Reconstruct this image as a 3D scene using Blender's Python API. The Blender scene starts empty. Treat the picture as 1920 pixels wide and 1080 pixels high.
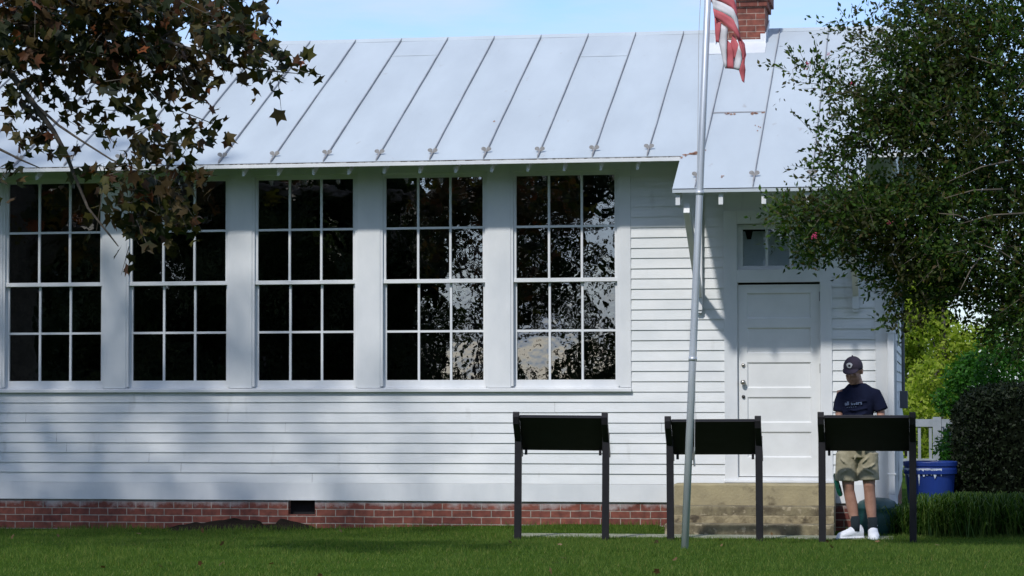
import bpy, bmesh, math, random
import numpy as np
from mathutils import Vector, Matrix, noise as mnoise
S = bpy.context.scene
COL = S.collection
rnd = random.Random(7)
R = np.random.RandomState(11)
R_ = math.radians

# ------------------------------------------------------------------ camera, sky, sun, exposure
F, YAW, PITCH, ROLL, CH, CD = 4622.67, .1668, .0415, -.0019, 1.5138, 26.1796
cam = bpy.data.cameras.new('camera'); cam_o = bpy.data.objects.new('camera', cam); COL.objects.link(cam_o)
cam.lens = F/1920*36; cam.sensor_width = 36; cam.clip_start = .5; cam.clip_end = 2000
cam_o.location = (0, -CD, CH)
cam_o.rotation_euler = (Matrix.Rotation(YAW,3,'Z') @ Matrix.Rotation(math.pi/2+PITCH,3,'X') @ Matrix.Rotation(ROLL,3,'Z')).to_euler()
S.camera = cam_o
SUNV = Vector((.29, 1.0, -1.0)).normalized()       # the way the sunlight travels
w = bpy.data.worlds.new('World'); S.world = w; w.use_nodes = True
nt = w.node_tree; nt.nodes.clear()
out = nt.nodes.new('ShaderNodeOutputWorld'); bg = nt.nodes.new('ShaderNodeBackground')
sky = nt.nodes.new('ShaderNodeTexSky'); sky.sky_type = 'NISHITA'; sky.sun_disc = False
sky.sun_elevation = math.asin(-SUNV.z); sky.sun_rotation = math.atan2(-SUNV.x, -SUNV.y)
sky.air_density = 1.0; sky.dust_density = .6; sky.ozone_density = 3.0
tc = nt.nodes.new('ShaderNodeTexCoord'); mp = nt.nodes.new('ShaderNodeMapping'); mp.inputs['Scale'].default_value = (3.2, 3.2, 16)
no = nt.nodes.new('ShaderNodeTexNoise'); no.inputs['Scale'].default_value = 2.3; no.inputs['Detail'].default_value = 6; no.inputs['Roughness'].default_value = .55
cr = nt.nodes.new('ShaderNodeValToRGB'); cr.color_ramp.elements[0].position = .34; cr.color_ramp.elements[1].position = .66
mx = nt.nodes.new('ShaderNodeMixRGB'); mx.inputs['Color2'].default_value = (3.1, 3.7, 4.7, 1)
L = nt.links
L.new(tc.outputs['Generated'], mp.inputs[0]); L.new(mp.outputs[0], no.inputs['Vector']); L.new(no.outputs['Fac'], cr.inputs[0])
L.new(cr.outputs[0], mx.inputs['Fac']); tn = nt.nodes.new('ShaderNodeMixRGB'); tn.blend_type = 'MULTIPLY'; tn.inputs['Fac'].default_value = 1; tn.inputs['Color2'].default_value = (.68,.74,.90,1); L.new(sky.outputs[0], tn.inputs['Color1']); L.new(tn.outputs[0], mx.inputs['Color1']); L.new(mx.outputs[0], bg.inputs[0])
L.new(bg.outputs[0], out.inputs[0]); bg.inputs[1].default_value = .15
sun = bpy.data.lights.new('sun', 'SUN'); sun.energy = 2.2; sun.angle = R_(2.4); sun.color = (1, .97, .92)
sun_o = bpy.data.objects.new('sun', sun); COL.objects.link(sun_o); sun_o.rotation_euler = SUNV.to_track_quat('-Z','Y').to_euler()
S.view_settings.view_transform = 'Standard'; S.view_settings.look = 'None'; S.view_settings.exposure = 0.50; S.view_settings.gamma = 1

# ------------------------------------------------------------------ helpers
def at(u, v, Y):
    """world point on the plane y = Y seen at photograph pixel (u, v)"""
    a = u-960; b = v-540; c, s = math.cos(ROLL), math.sin(ROLL)
    U = c*a+s*b; V = -s*a+c*b
    up = -V; yf = F*math.cos(PITCH)-up*math.sin(PITCH); z = F*math.sin(PITCH)+up*math.cos(PITCH)
    x = U*math.cos(YAW)-yf*math.sin(YAW); y = U*math.sin(YAW)+yf*math.cos(YAW)
    t = (Y+CD)/y
    return Vector((x*t, Y, z*t+CH))
def tag(o, label=None, cat=None, group=None, kind=None):
    if label: o['label'] = label
    if cat: o['category'] = cat
    if group: o['group'] = group
    if kind: o['kind'] = kind
    return o
def thing(name, label, cat, loc=(0,0,0), group=None):
    o = bpy.data.objects.new(name, None); COL.objects.link(o); o.location = loc; o.empty_display_size = .2
    return tag(o, label, cat, group)
def copy_tree(o, parent=None):
    c = o.copy(); COL.objects.link(c); c.parent = parent
    for ch in list(o.children): copy_tree(ch, c)
    return c
def base_of(p):
    v = Vector((0,0,0))
    while p: v += p.location; p = p.parent
    return v
class MB:
    def __init__(s): s.v = []; s.f = []; s.m = []
    def add(s, vs, fs, mi=0):
        n = len(s.v); s.v += [tuple(p) for p in vs]; s.f += [tuple(i+n for i in f) for f in fs]; s.m += [mi]*len(fs); return s
    def box(s, x0, x1, y0, y1, z0, z1, mi=0):
        if x0>x1: x0,x1=x1,x0
        if y0>y1: y0,y1=y1,y0
        return s.add([(x0,y0,z0),(x1,y0,z0),(x1,y1,z0),(x0,y1,z0),(x0,y0,z1),(x1,y0,z1),(x1,y1,z1),(x0,y1,z1)],
                     [(0,3,2,1),(4,5,6,7),(0,1,5,4),(1,2,6,5),(2,3,7,6),(3,0,4,7)], mi)
    def prism_x(s, pts, x0, x1, mi=0):      # pts (y,z) polygon extruded along x
        n = len(pts); vs = [(x0,y,z) for y,z in pts]+[(x1,y,z) for y,z in pts]
        fs = [tuple(range(n)), tuple(range(2*n-1,n-1,-1))]+[(i,i+n,(i+1)%n+n,(i+1)%n) for i in range(n)]
        return s.add(vs, fs, mi)
    def prism(s, poly, ext, mi=0):          # 3-D polygon extruded by a vector
        n = len(poly); ext = Vector(ext); vs = [Vector(p) for p in poly]+[Vector(p)+ext for p in poly]
        fs = [tuple(range(n)), tuple(range(2*n-1,n-1,-1))]+[(i,i+n,(i+1)%n+n,(i+1)%n) for i in range(n)]
        return s.add(vs, fs, mi)
    def rings(s, rr, mi=0, cap=True):
        n = len(rr[0]); b = len(s.v)
        for r in rr: s.v += [tuple(p) for p in r]
        for k in range(len(rr)-1):
            for i in range(n):
                s.f.append((b+k*n+i, b+k*n+(i+1)%n, b+(k+1)*n+(i+1)%n, b+(k+1)*n+i)); s.m.append(mi)
        if cap:
            s.f.append(tuple(b+i for i in range(n-1,-1,-1))); s.m.append(mi)
            e = b+(len(rr)-1)*n; s.f.append(tuple(e+i for i in range(n))); s.m.append(mi)
        return s
    def tube(s, pts, rad, n=8, mi=0, cap=True):
        pts = [Vector(p) for p in pts]
        if not hasattr(rad, '__len__'): rad = [rad]*len(pts)
        rr = []; ref = None
        for i, p in enumerate(pts):
            d = (pts[min(i+1,len(pts)-1)]-pts[max(i-1,0)]).normalized()
            if ref is None: ref = d.orthogonal().normalized()
            ref = (ref-d*ref.dot(d)).normalized(); q = d.cross(ref)
            r = rad[i]; rx, ry = (r if hasattr(r,'__len__') else (r, r))
            rr.append([p+ref*rx*math.cos(2*math.pi*k/n)+q*ry*math.sin(2*math.pi*k/n) for k in range(n)])
        return s.rings(rr, mi, cap)
    def lathe(s, c, prof, n=24, mi=0):      # prof [(r,z)]
        c = Vector(c)
        return s.rings([[c+Vector((r*math.cos(2*math.pi*k/n), r*math.sin(2*math.pi*k/n), z)) for k in range(n)] for r, z in prof], mi)
    def ell(s, secs, n=20, mi=0, p=2.0):    # secs (x,y,z,rx,ry): horizontal superellipse rings
        rr = []
        for x, y, z, rx, ry in secs:
            r = []
            for k in range(n):
                a = 2*math.pi*k/n; ca, sa = math.cos(a), math.sin(a)
                r.append((x+rx*math.copysign(abs(ca)**(2/p), ca), y+ry*math.copysign(abs(sa)**(2/p), sa), z))
            rr.append(r)
        return s.rings(rr, mi)
    def sph(s, c, r, n=14, mi=0):
        rx, ry, rz = r if hasattr(r,'__len__') else (r, r, r)
        return s.ell([(c[0], c[1], c[2]-rz*math.cos(math.pi*k/n), max(rx*math.sin(math.pi*k/n),1e-4), max(ry*math.sin(math.pi*k/n),1e-4)) for k in range(0, n+1)], n*2, mi)
    def build(s, name, mats, parent=None, bevel=0, smooth=False, mods=None, kind=None):
        o0 = base_of(parent)
        me = bpy.data.meshes.new(name)
        me.from_pydata([(x-o0.x, y-o0.y, z-o0.z) for x, y, z in s.v], [], s.f)
        if not isinstance(mats, (list, tuple)): mats = [mats]
        for m in mats: me.materials.append(m)
        me.polygons.foreach_set('material_index', s.m)
        bm = bmesh.new(); bm.from_mesh(me); bmesh.ops.recalc_face_normals(bm, faces=bm.faces); bm.to_mesh(me); bm.free()
        o = bpy.data.objects.new(name, me); COL.objects.link(o); o.parent = parent
        if bevel:
            b = o.modifiers.new('b','BEVEL'); b.width = bevel; b.segments = 2; b.limit_method = 'ANGLE'; b.angle_limit = R_(40)
        if mods: mods(o)
        if bevel or mods:
            bpy.context.view_layer.update()
            dg = bpy.context.evaluated_depsgraph_get()
            m2 = bpy.data.meshes.new_from_object(o.evaluated_get(dg)); o.modifiers.clear(); o.data = m2
        if smooth: o.data.shade_smooth()
        if kind: o['kind'] = kind
        return o
def remesh(vox, sm=4, dec=0):
    def f(o):
        m = o.modifiers.new('r','REMESH'); m.mode = 'VOXEL'; m.voxel_size = vox; m.use_smooth_shade = True
        if sm: q = o.modifiers.new('s','SMOOTH'); q.iterations = sm; q.factor = .5
    return f

# ------------------------------------------------------------------ materials
def newmat(name):
    m = bpy.data.materials.new(name); m.use_nodes = True
    b = m.node_tree.nodes['Principled BSDF']; return m, m.node_tree, b
def coords(nt, scale=(1,1,1)):
    t = nt.nodes.new('ShaderNodeTexCoord'); p = nt.nodes.new('ShaderNodeMapping'); p.inputs['Scale'].default_value = scale
    g = nt.nodes.new('ShaderNodeNewGeometry')
    nt.links.new(g.outputs['Position'], p.inputs[0]); return p.outputs[0]
def mat(name, c1, c2=None, rough=.6, scale=4, detail=5, bump=0, bscale=None, metal=0, stretch=(1,1,1), lo=.35, hi=.65, spec=.5, c3=None, s3=1.3, t3=(.58,.66), st3=(1,1,1)):
    m, nt, b = newmat(name); c2 = c2 or tuple(x*.88 for x in c1)
    v = coords(nt, stretch)
    n = nt.nodes.new('ShaderNodeTexNoise'); n.inputs['Scale'].default_value = scale; n.inputs['Detail'].default_value = detail; n.inputs['Roughness'].default_value = .6
    r = nt.nodes.new('ShaderNodeValToRGB'); r.color_ramp.elements[0].position = lo; r.color_ramp.elements[1].position = hi
    r.color_ramp.elements[0].color = (*c1,1); r.color_ramp.elements[1].color = (*c2,1)
    nt.links.new(v, n.inputs['Vector']); nt.links.new(n.outputs['Fac'], r.inputs[0]); col = r.outputs[0]
    if c3:
        v3 = coords(nt, st3)
        n3 = nt.nodes.new('ShaderNodeTexNoise'); n3.inputs['Scale'].default_value = s3; n3.inputs['Detail'].default_value = 6
        r3 = nt.nodes.new('ShaderNodeValToRGB'); r3.color_ramp.elements[0].position = t3[0]; r3.color_ramp.elements[1].position = t3[1]
        mx = nt.nodes.new('ShaderNodeMixRGB'); mx.inputs['Color2'].default_value = (*c3,1)
        nt.links.new(v3, n3.inputs['Vector']); nt.links.new(n3.outputs['Fac'], r3.inputs[0]); nt.links.new(r3.outputs[0], mx.inputs['Fac']); nt.links.new(col, mx.inputs['Color1']); col = mx.outputs[0]
    nt.links.new(col, b.inputs['Base Color'])
    b.inputs['Roughness'].default_value = rough; b.inputs['Metallic'].default_value = metal; b.inputs['Specular IOR Level'].default_value = spec
    if bump:
        n2 = nt.nodes.new('ShaderNodeTexNoise'); n2.inputs['Scale'].default_value = bscale or scale*4; n2.inputs['Detail'].default_value = 4
        bp = nt.nodes.new('ShaderNodeBump'); bp.inputs['Strength'].default_value = bump; bp.inputs['Distance'].default_value = .02
        nt.links.new(v, n2.inputs['Vector']); nt.links.new(n2.outputs['Fac'], bp.inputs['Height']); nt.links.new(bp.outputs[0], b.inputs['Normal'])
    return m
WHITE = mat('white_paint', (.74,.75,.75), (.64,.66,.67), rough=.55, scale=1.6, stretch=(1,1,2.2), bump=.05, bscale=60, c3=(.52,.53,.52), s3=5, t3=(.64,.78), st3=(1,1,.35))
TRIM = mat('white_trim_paint', (.72,.73,.74), (.62,.64,.66), rough=.5, scale=2.5, stretch=(1,1,.5), bump=.03, bscale=50)
DOORM = mat('door_paint', (.73,.74,.74), (.66,.67,.67), rough=.45, scale=3)
ROOFM = mat('painted_tin_roof', (.475,.525,.56), (.42,.465,.50), rough=.5, scale=1.1, detail=7, stretch=(1.4,.5,.5), bump=.05, bscale=8, spec=.4, c3=(.36,.36,.36), s3=9, t3=(.68,.80), st3=(1,.4,.4))
SEAM = mat('roof_seam', (.30,.31,.33), (.20,.20,.21), rough=.6, scale=3)
RUST = mat('rust', (.20,.08,.04), (.34,.20,.14), rough=.8, scale=20)
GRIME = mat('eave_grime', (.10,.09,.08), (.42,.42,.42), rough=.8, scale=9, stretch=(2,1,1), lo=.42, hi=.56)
GUARD = mat('snow_guard_metal', (.30,.29,.29), (.22,.21,.20), rough=.6, scale=30)
def brick_mat(name, bw=.215, rh=.077, paint=True, ca=(.16,.044,.033), cb=(.24,.075,.050), cm=(.36,.32,.28)):
    m, nt, b = newmat(name)
    g = nt.nodes.new('ShaderNodeNewGeometry'); sp = nt.nodes.new('ShaderNodeSeparateXYZ'); ad = nt.nodes.new('ShaderNodeMath'); ad.operation = 'ADD'
    cb_ = nt.nodes.new('ShaderNodeCombineXYZ'); L = nt.links
    L.new(g.outputs['Position'], sp.inputs[0]); L.new(sp.outputs[0], ad.inputs[0]); L.new(sp.outputs[1], ad.inputs[1]); L.new(ad.outputs[0], cb_.inputs[0]); L.new(sp.outputs[2], cb_.inputs[1])
    wn = nt.nodes.new('ShaderNodeTexNoise'); wn.inputs['Scale'].default_value = 6; vm = nt.nodes.new('ShaderNodeVectorMath'); vm.operation = 'SCALE'; vm.inputs['Scale'].default_value = .012
    va = nt.nodes.new('ShaderNodeVectorMath'); va.operation = 'ADD'
    L.new(cb_.outputs[0], wn.inputs['Vector']); L.new(wn.outputs['Color'], vm.inputs[0]); L.new(vm.outputs[0], va.inputs[0]); L.new(cb_.outputs[0], va.inputs[1])
    t = nt.nodes.new('ShaderNodeTexBrick'); t.inputs['Scale'].default_value = 1; t.inputs['Brick Width'].default_value = bw; t.inputs['Row Height'].default_value = rh
    t.inputs['Mortar Size'].default_value = .0055; t.inputs['Mortar Smooth'].default_value = .3; t.inputs['Bias'].default_value = -.1
    t.inputs['Color1'].default_value = (*ca,1); t.inputs['Color2'].default_value = (*cb,1); t.inputs['Mortar'].default_value = (*cm,1)
    L.new(va.outputs[0], t.inputs['Vector'])
    n = nt.nodes.new('ShaderNodeTexNoise'); n.inputs['Scale'].default_value = 14; n.inputs['Detail'].default_value = 5; L.new(cb_.outputs[0], n.inputs['Vector'])
    r = nt.nodes.new('ShaderNodeValToRGB'); r.color_ramp.elements[0].position = .3; r.color_ramp.elements[1].position = .7; r.color_ramp.elements[0].color = (.55,.55,.55,1); r.color_ramp.elements[1].color = (1.15,1.1,1.05,1)
    mu = nt.nodes.new('ShaderNodeMixRGB'); mu.blend_type = 'MULTIPLY'; mu.inputs['Fac'].default_value = 1
    L.new(n.outputs['Fac'], r.inputs[0]); L.new(t.outputs['Color'], mu.inputs['Color1']); L.new(r.outputs[0], mu.inputs['Color2']); col = mu.outputs[0]
    if paint:   # old white paint drips along the top course
        n2 = nt.nodes.new('ShaderNodeTexNoise'); n2.inputs['Scale'].default_value = 3.2; n2.inputs['Detail'].default_value = 8; n2.inputs['Roughness'].default_value = .7; L.new(cb_.outputs[0], n2.inputs['Vector'])
        mr = nt.nodes.new('ShaderNodeMapRange'); mr.inputs['From Min'].default_value = .10; mr.inputs['From Max'].default_value = .34; mr.inputs['To Min'].default_value = -.35; mr.inputs['To Max'].default_value = .27
        L.new(sp.outputs[2], mr.inputs['Value']); a2 = nt.nodes.new('ShaderNodeMath'); a2.operation = 'ADD'; L.new(mr.outputs[0], a2.inputs[0]); L.new(n2.outputs['Fac'], a2.inputs[1])
        r2 = nt.nodes.new('ShaderNodeValToRGB'); r2.color_ramp.elements[0].position = .54; r2.color_ramp.elements[1].position = .78; L.new(a2.outputs[0], r2.inputs[0])
        m2 = nt.nodes.new('ShaderNodeMixRGB'); m2.inputs['Color2'].default_value = (.42,.40,.40,1); L.new(r2.outputs[0], m2.inputs['Fac']); L.new(col, m2.inputs['Color1']); col = m2.outputs[0]
    L.new(col, b.inputs['Base Color']); b.inputs['Roughness'].default_value = .85
    bp = nt.nodes.new('ShaderNodeBump'); bp.inputs['Strength'].default_value = .6; bp.inputs['Distance'].default_value = .01; bp.invert = True; L.new(t.outputs['Fac'], bp.inputs['Height']); L.new(bp.outputs[0], b.inputs['Normal'])
    return m
BRICK = brick_mat('foundation_brick')
CBRICK = brick_mat('chimney_brick', bw=.215, rh=.072, paint=False, ca=(.17,.05,.035), cb=(.25,.075,.05), cm=(.34,.24,.20))
CONC = mat('step_concrete', (.36,.305,.18), (.27,.23,.14), rough=.9, scale=5, detail=8, bump=.3, bscale=40, c3=(.10,.08,.05), s3=4, t3=(.62,.72))
CONCM = mat('parged_concrete', (.33,.275,.165), (.15,.12,.07), rough=.95, scale=9, detail=9, bump=.5, bscale=40, c3=(.07,.055,.035), s3=7, t3=(.60,.70))
CONCD = mat('stained_step_concrete', (.10,.08,.05), (.23,.195,.115), rough=.95, scale=7, detail=9, bump=.5, bscale=40, c3=(.32,.27,.18), s3=12, t3=(.58,.64), stretch=(1,1,.7))
PATHM = mat('path_concrete', (.30,.30,.24), (.16,.18,.10), rough=.9, scale=8)
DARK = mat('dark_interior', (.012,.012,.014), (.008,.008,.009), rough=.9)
DARKM = mat('black_paint', (.008,.007,.009), (.012,.011,.014), rough=.5, scale=12, spec=.35)
POLEM = mat('brushed_aluminium', (.60,.63,.67), (.48,.51,.56), rough=.42, metal=.45, scale=3, stretch=(6,6,.6))
SILVER = mat('door_hardware', (.45,.43,.40), (.35,.33,.30), rough=.3, metal=.9)
BLACKHW = mat('black_hardware', (.03,.03,.03), rough=.4)
def glass_mat(name, refl=.16, dist=.006):
    m, nt, b = newmat(name); nt.nodes.remove(b); L = nt.links
    o = nt.nodes['Material Output']; g = nt.nodes.new('ShaderNodeBsdfGlossy'); g.inputs['Roughness'].default_value = .0; g.inputs['Color'].default_value = (1,1,1,1)
    t = nt.nodes.new('ShaderNodeBsdfTransparent'); t.inputs['Color'].default_value = (.75,.78,.8,1)
    fr = nt.nodes.new('ShaderNodeFresnel'); fr.inputs['IOR'].default_value = 2.0
    ad = nt.nodes.new('ShaderNodeMath'); ad.operation = 'ADD'; ad.inputs[1].default_value = refl-.11; ad.use_clamp = True
    mx = nt.nodes.new('ShaderNodeMixShader')
    v = coords(nt); n = nt.nodes.new('ShaderNodeTexNoise'); n.inputs['Scale'].default_value = 4.2; n.inputs['Detail'].default_value = 2.5
    bp = nt.nodes.new('ShaderNodeBump'); bp.inputs['Strength'].default_value = 1; bp.inputs['Distance'].default_value = dist
    L.new(v, n.inputs['Vector']); L.new(n.outputs['Fac'], bp.inputs['Height']); L.new(bp.outputs[0], g.inputs['Normal'])
    L.new(fr.outputs[0], ad.inputs[0]); L.new(ad.outputs[0], mx.inputs['Fac']); L.new(t.outputs[0], mx.inputs[1]); L.new(g.outputs[0], mx.inputs[2]); L.new(mx.outputs[0], o.inputs['Surface'])
    return m
GLASS = glass_mat('old_window_glass', .25, .0016)
TGLASS = glass_mat('transom_glass', .12, .001)
TGLASS.node_tree.nodes['Transparent BSDF'].inputs[0].default_value = (.95,.97,1,1)
def leaf_mat(name, cols, rough=.6, trans=.35, tcol=None, patch=0, pcol=(.09,.04,.02)):
    m, nt, b = newmat(name); L = nt.links; b.inputs['Specular IOR Level'].default_value = .22
    g = nt.nodes.new('ShaderNodeNewGeometry'); r = nt.nodes.new('ShaderNodeValToRGB'); r.color_ramp.interpolation = 'LINEAR'
    while len(r.color_ramp.elements) < len(cols): r.color_ramp.elements.new(.5)
    for i, (p, c) in enumerate(cols): r.color_ramp.elements[i].position = p; r.color_ramp.elements[i].color = (*c,1)
    L.new(g.outputs['Random Per Island'], r.inputs[0]); rc = r.outputs[0]
    if patch:      # whole shoots that have turned
        pn = nt.nodes.new('ShaderNodeTexNoise'); pn.inputs['Scale'].default_value = patch; pn.inputs['Detail'].default_value = 3; L.new(g.outputs['Position'], pn.inputs['Vector'])
        pr = nt.nodes.new('ShaderNodeValToRGB'); pr.color_ramp.elements[0].position = .50; pr.color_ramp.elements[1].position = .64; pr.color_ramp.elements[1].color = (.8,.8,.8,1); L.new(pn.outputs['Fac'], pr.inputs[0])
        pm = nt.nodes.new('ShaderNodeMixRGB'); pm.inputs['Color2'].default_value = (*pcol,1); L.new(pr.outputs[0], pm.inputs['Fac']); L.new(rc, pm.inputs['Color1']); rc = pm.outputs[0]
    L.new(rc, b.inputs['Base Color']); b.inputs['Roughness'].default_value = rough
    t = nt.nodes.new('ShaderNodeBsdfTranslucent'); hs = nt.nodes.new('ShaderNodeMixRGB'); hs.blend_type = 'MULTIPLY'; hs.inputs['Fac'].default_value = 1; hs.inputs['Color2'].default_value = (*(tcol or (1.6,1.8,.6)),1)
    L.new(rc, hs.inputs['Color1']); L.new(hs.outputs[0], t.inputs['Color'])
    mx = nt.nodes.new('ShaderNodeMixShader'); mx.inputs['Fac'].default_value = trans
    L.new(b.outputs[0], mx.inputs[1]); L.new(t.outputs[0], mx.inputs[2]); L.new(mx.outputs[0], nt.nodes['Material Output'].inputs['Surface'])
    return m
MAPLE = leaf_mat('autumn_maple_leaves', [(0,(.010,.017,.006)),(.45,(.022,.030,.009)),(.62,(.060,.060,.012)),(.74,(.070,.050,.015)),(.86,(.050,.025,.011)),(.97,(.080,.032,.014)),(1,(.20,.06,.02))], trans=.3, tcol=(1.3,1.3,.8), patch=2.2, pcol=(.050,.030,.010))
MYRTLE = leaf_mat('crape_myrtle_leaves', [(0,(.008,.020,.006)),(.4,(.024,.055,.011)),(.7,(.055,.115,.018)),(.88,(.085,.11,.022)),(1,(.09,.055,.022))], trans=.4, patch=1.6, pcol=(.040,.034,.012))
FLOWER = mat('pink_blossom', (.65,.05,.16), (.45,.04,.12), rough=.7, scale=40)
YELLOWG = leaf_mat('yellow_green_leaves', [(0,(.14,.20,.02)),(.5,(.25,.32,.035)),(1,(.36,.40,.07))], trans=.45)
BRIGHTG = leaf_mat('bright_green_leaves', [(0,(.015,.06,.008)),(.6,(.03,.11,.012)),(1,(.06,.17,.02))], trans=.35)
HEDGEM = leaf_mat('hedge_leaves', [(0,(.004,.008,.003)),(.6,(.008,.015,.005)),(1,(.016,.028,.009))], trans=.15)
LIRIO = leaf_mat('border_grass_blades', [(0,(.018,.05,.008)),(.6,(.045,.10,.015)),(1,(.14,.20,.05))], trans=.3)
WOODS = leaf_mat('woodland_leaves', [(0,(.012,.022,.008)),(.6,(.025,.04,.012)),(1,(.05,.06,.02))], trans=.2)
BARK = mat('bark', (.10,.085,.07), (.05,.042,.035), rough=.95, scale=9, bump=.5, bscale=25)
MBARK = mat('smooth_pale_bark', (.12,.10,.07), (.07,.055,.04), rough=.8, scale=6)
TURF = mat('turf_soil', (.030,.062,.008), (.045,.085,.010), spec=.02, rough=1, scale=2.2, detail=8, bump=.5, bscale=60, c3=(.07,.055,.03), s3=1.2, t3=(.66,.75))
GRASSM = leaf_mat('grass_blades', [(0,(.048,.095,.020)),(.5,(.090,.150,.032)),(.85,(.13,.18,.042)),(.98,(.16,.18,.05)),(1,(.22,.19,.09))], trans=.4)
GRASSM.node_tree.nodes['Principled BSDF'].inputs['Specular IOR Level'].default_value = .05
SOIL = mat('dark_soil', (.022,.017,.013), (.012,.010,.008), spec=.05, rough=1, scale=9, detail=8, bump=.8, bscale=30)
RED = mat('flag_red', (.50,.11,.125), (.44,.09,.105), rough=.75, scale=6, bump=.15, bscale=8)
FWHITE = mat('flag_white', (.62,.60,.62), (.55,.54,.57), rough=.75, scale=6, bump=.15, bscale=8)
FBLUE = mat('flag_blue', (.02,.03,.14), rough=.75)
BLUEP = mat('blue_plastic', (.009,.035,.21), (.007,.028,.17), rough=.42, scale=5)
BAG = mat('clear_bin_liner', (.75,.80,.88), (.40,.48,.65), rough=.3, scale=14, bump=.8, bscale=18)
TEAL = mat('dark_green_plastic', (.012,.065,.065), (.010,.05,.05), rough=.45, scale=5)
SKIN = mat('skin', (.40,.22,.16), (.33,.17,.12), rough=.55, scale=20)
NAVY = mat('navy_cotton', (.005,.007,.022), (.007,.010,.028), spec=.15, rough=.95, scale=9, bump=.3, bscale=14)
PRINT = mat('pale_blue_print', (.16,.22,.36), rough=.8)
KHAKI = mat('khaki_cotton', (.34,.31,.22), (.27,.245,.17), rough=.9, scale=14, bump=.5, bscale=16)
CAPM = mat('dark_cap_cloth', (.022,.016,.030), (.03,.02,.04), rough=.85, scale=20)
SOCK = mat('dark_teal_sock', (.006,.014,.020), rough=.95)
SHOE = mat('white_trainer', (.74,.76,.82), (.62,.64,.70), rough=.6, scale=18, bump=.2, bscale=40)
EYE = mat('dark_eye', (.02,.015,.012), rough=.3)
HAIR = mat('grey_hair', (.10,.09,.08), (.16,.15,.14), rough=.9, scale=60)
DGREEN = mat('green_nylon', (.01,.24,.12), (.008,.02,.015), rough=.5, scale=14, stretch=(3,3,.4), lo=.48, hi=.52)
BLIND = mat('pale_roller_blind', (.80,.84,.86), (.70,.76,.80), rough=.8, scale=3)
RAILW = mat('weathered_white_rail', (.30,.33,.37), (.22,.25,.28), rough=.7)

# ------------------------------------------------------------------ ground
GZ = .035
def rise(y): return .095*np.clip((-2.2-y)/2.4,0,1)+.03*np.clip((-4.6-y)/6,0,1)
def build_ground():
    nx, ny = 150, 130
    xs = np.concatenate([np.linspace(-400,-22,14), np.linspace(-20,14,nx), np.linspace(16,400,14)])
    ys = np.concatenate([np.linspace(-400,-42,12), np.linspace(-40,-9,24), np.linspace(-8.7,1,ny), np.linspace(2,40,16), np.linspace(50,600,10)])
    mb = MB(); v = []
    for y in ys:
        for x in xs:
            z = GZ+rise(y)
            if abs(x) < 22 and -12 < y < 2:
                z += .012*mnoise.noise(Vector((x*.8,y*.8,3)))+.006*mnoise.noise(Vector((x*3,y*3,0)))
                if y > -1.6: z += .05*max(0,min(1,(y+.6)/.5))*(1 if x < -2.7 else 0)*max(0,min(1,(x+6.5)/3.0))
                if x < -4: z -= .045*min(1,(-4-x)/6)*max(0,min(1,(y+3)/3))
            v.append((x,y,z))
    n = len(xs); f = [(j*n+i, j*n+i+1, (j+1)*n+i+1, (j+1)*n+i) for j in range(len(ys)-1) for i in range(n-1)]
    mb.add(v, f); o = mb.build('ground', TURF, kind='structure'); o.data.shade_smooth(); return o
build_ground()
# concrete walk in front of the steps
MB().box(-4.15,-.35,-1.56,-1.06,GZ-.05,GZ+.012).build('path', PATHM, kind='structure')

def mesh_from_arrays(name, V, Fc, mats, parent=None, mi=None):
    """V (n,3) float, Fc (m,k) int all same k"""
    o0 = base_of(parent)
    me = bpy.data.meshes.new(name); n = len(V); m, k = Fc.shape
    me.vertices.add(n); me.vertices.foreach_set('co', (V-np.array(o0)).astype(np.float32).ravel())
    me.loops.add(m*k); me.loops.foreach_set('vertex_index', Fc.astype(np.int32).ravel())
    me.polygons.add(m); me.polygons.foreach_set('loop_start', np.arange(0,m*k,k,dtype=np.int32))
    if not isinstance(mats,(list,tuple)): mats = [mats]
    for x in mats: me.materials.append(x)
    if mi is not None: me.polygons.foreach_set('material_index', np.asarray(mi,dtype=np.int32))
    me.update(calc_edges=True); me.validate()
    o = bpy.data.objects.new(name, me); COL.objects.link(o); o.parent = parent
    return o
def rotm(n, rs, tilt=None):
    """random rotation matrices (n,3,3): random heading, normals spread"""
    q = rs.normal(size=(n,4)); q /= np.linalg.norm(q,axis=1)[:,None]
    w_,x,y,z = q.T
    return np.stack([np.stack([1-2*(y*y+z*z),2*(x*y-z*w_),2*(x*z+y*w_)],1),np.stack([2*(x*y+z*w_),1-2*(x*x+z*z),2*(y*z-x*w_)],1),np.stack([2*(x*z-y*w_),2*(y*z+x*w_),1-2*(x*x+y*y)],1)],1)
def frames(d, rs):
    """leaf frames whose local +x points along d (n,3) with random roll"""
    d = d/np.linalg.norm(d,axis=1)[:,None]; r = rs.normal(size=d.shape); a = np.cross(d,r); a /= np.linalg.norm(a,axis=1)[:,None]; b = np.cross(d,a)
    return np.stack([d,a,b],2)
def scatter(P, M, size, tmpl, faces):
    """tmpl (k,3) leaf template, faces (f,j) -> V,F arrays"""
    V = np.einsum('nij,kj->nki', M, tmpl)*size[:,None,None]+P[:,None,:]
    n, k = V.shape[:2]; Fc = (faces[None]+(np.arange(n)*k)[:,None,None]).reshape(-1, faces.shape[1])
    return V.reshape(-1,3), Fc
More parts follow.
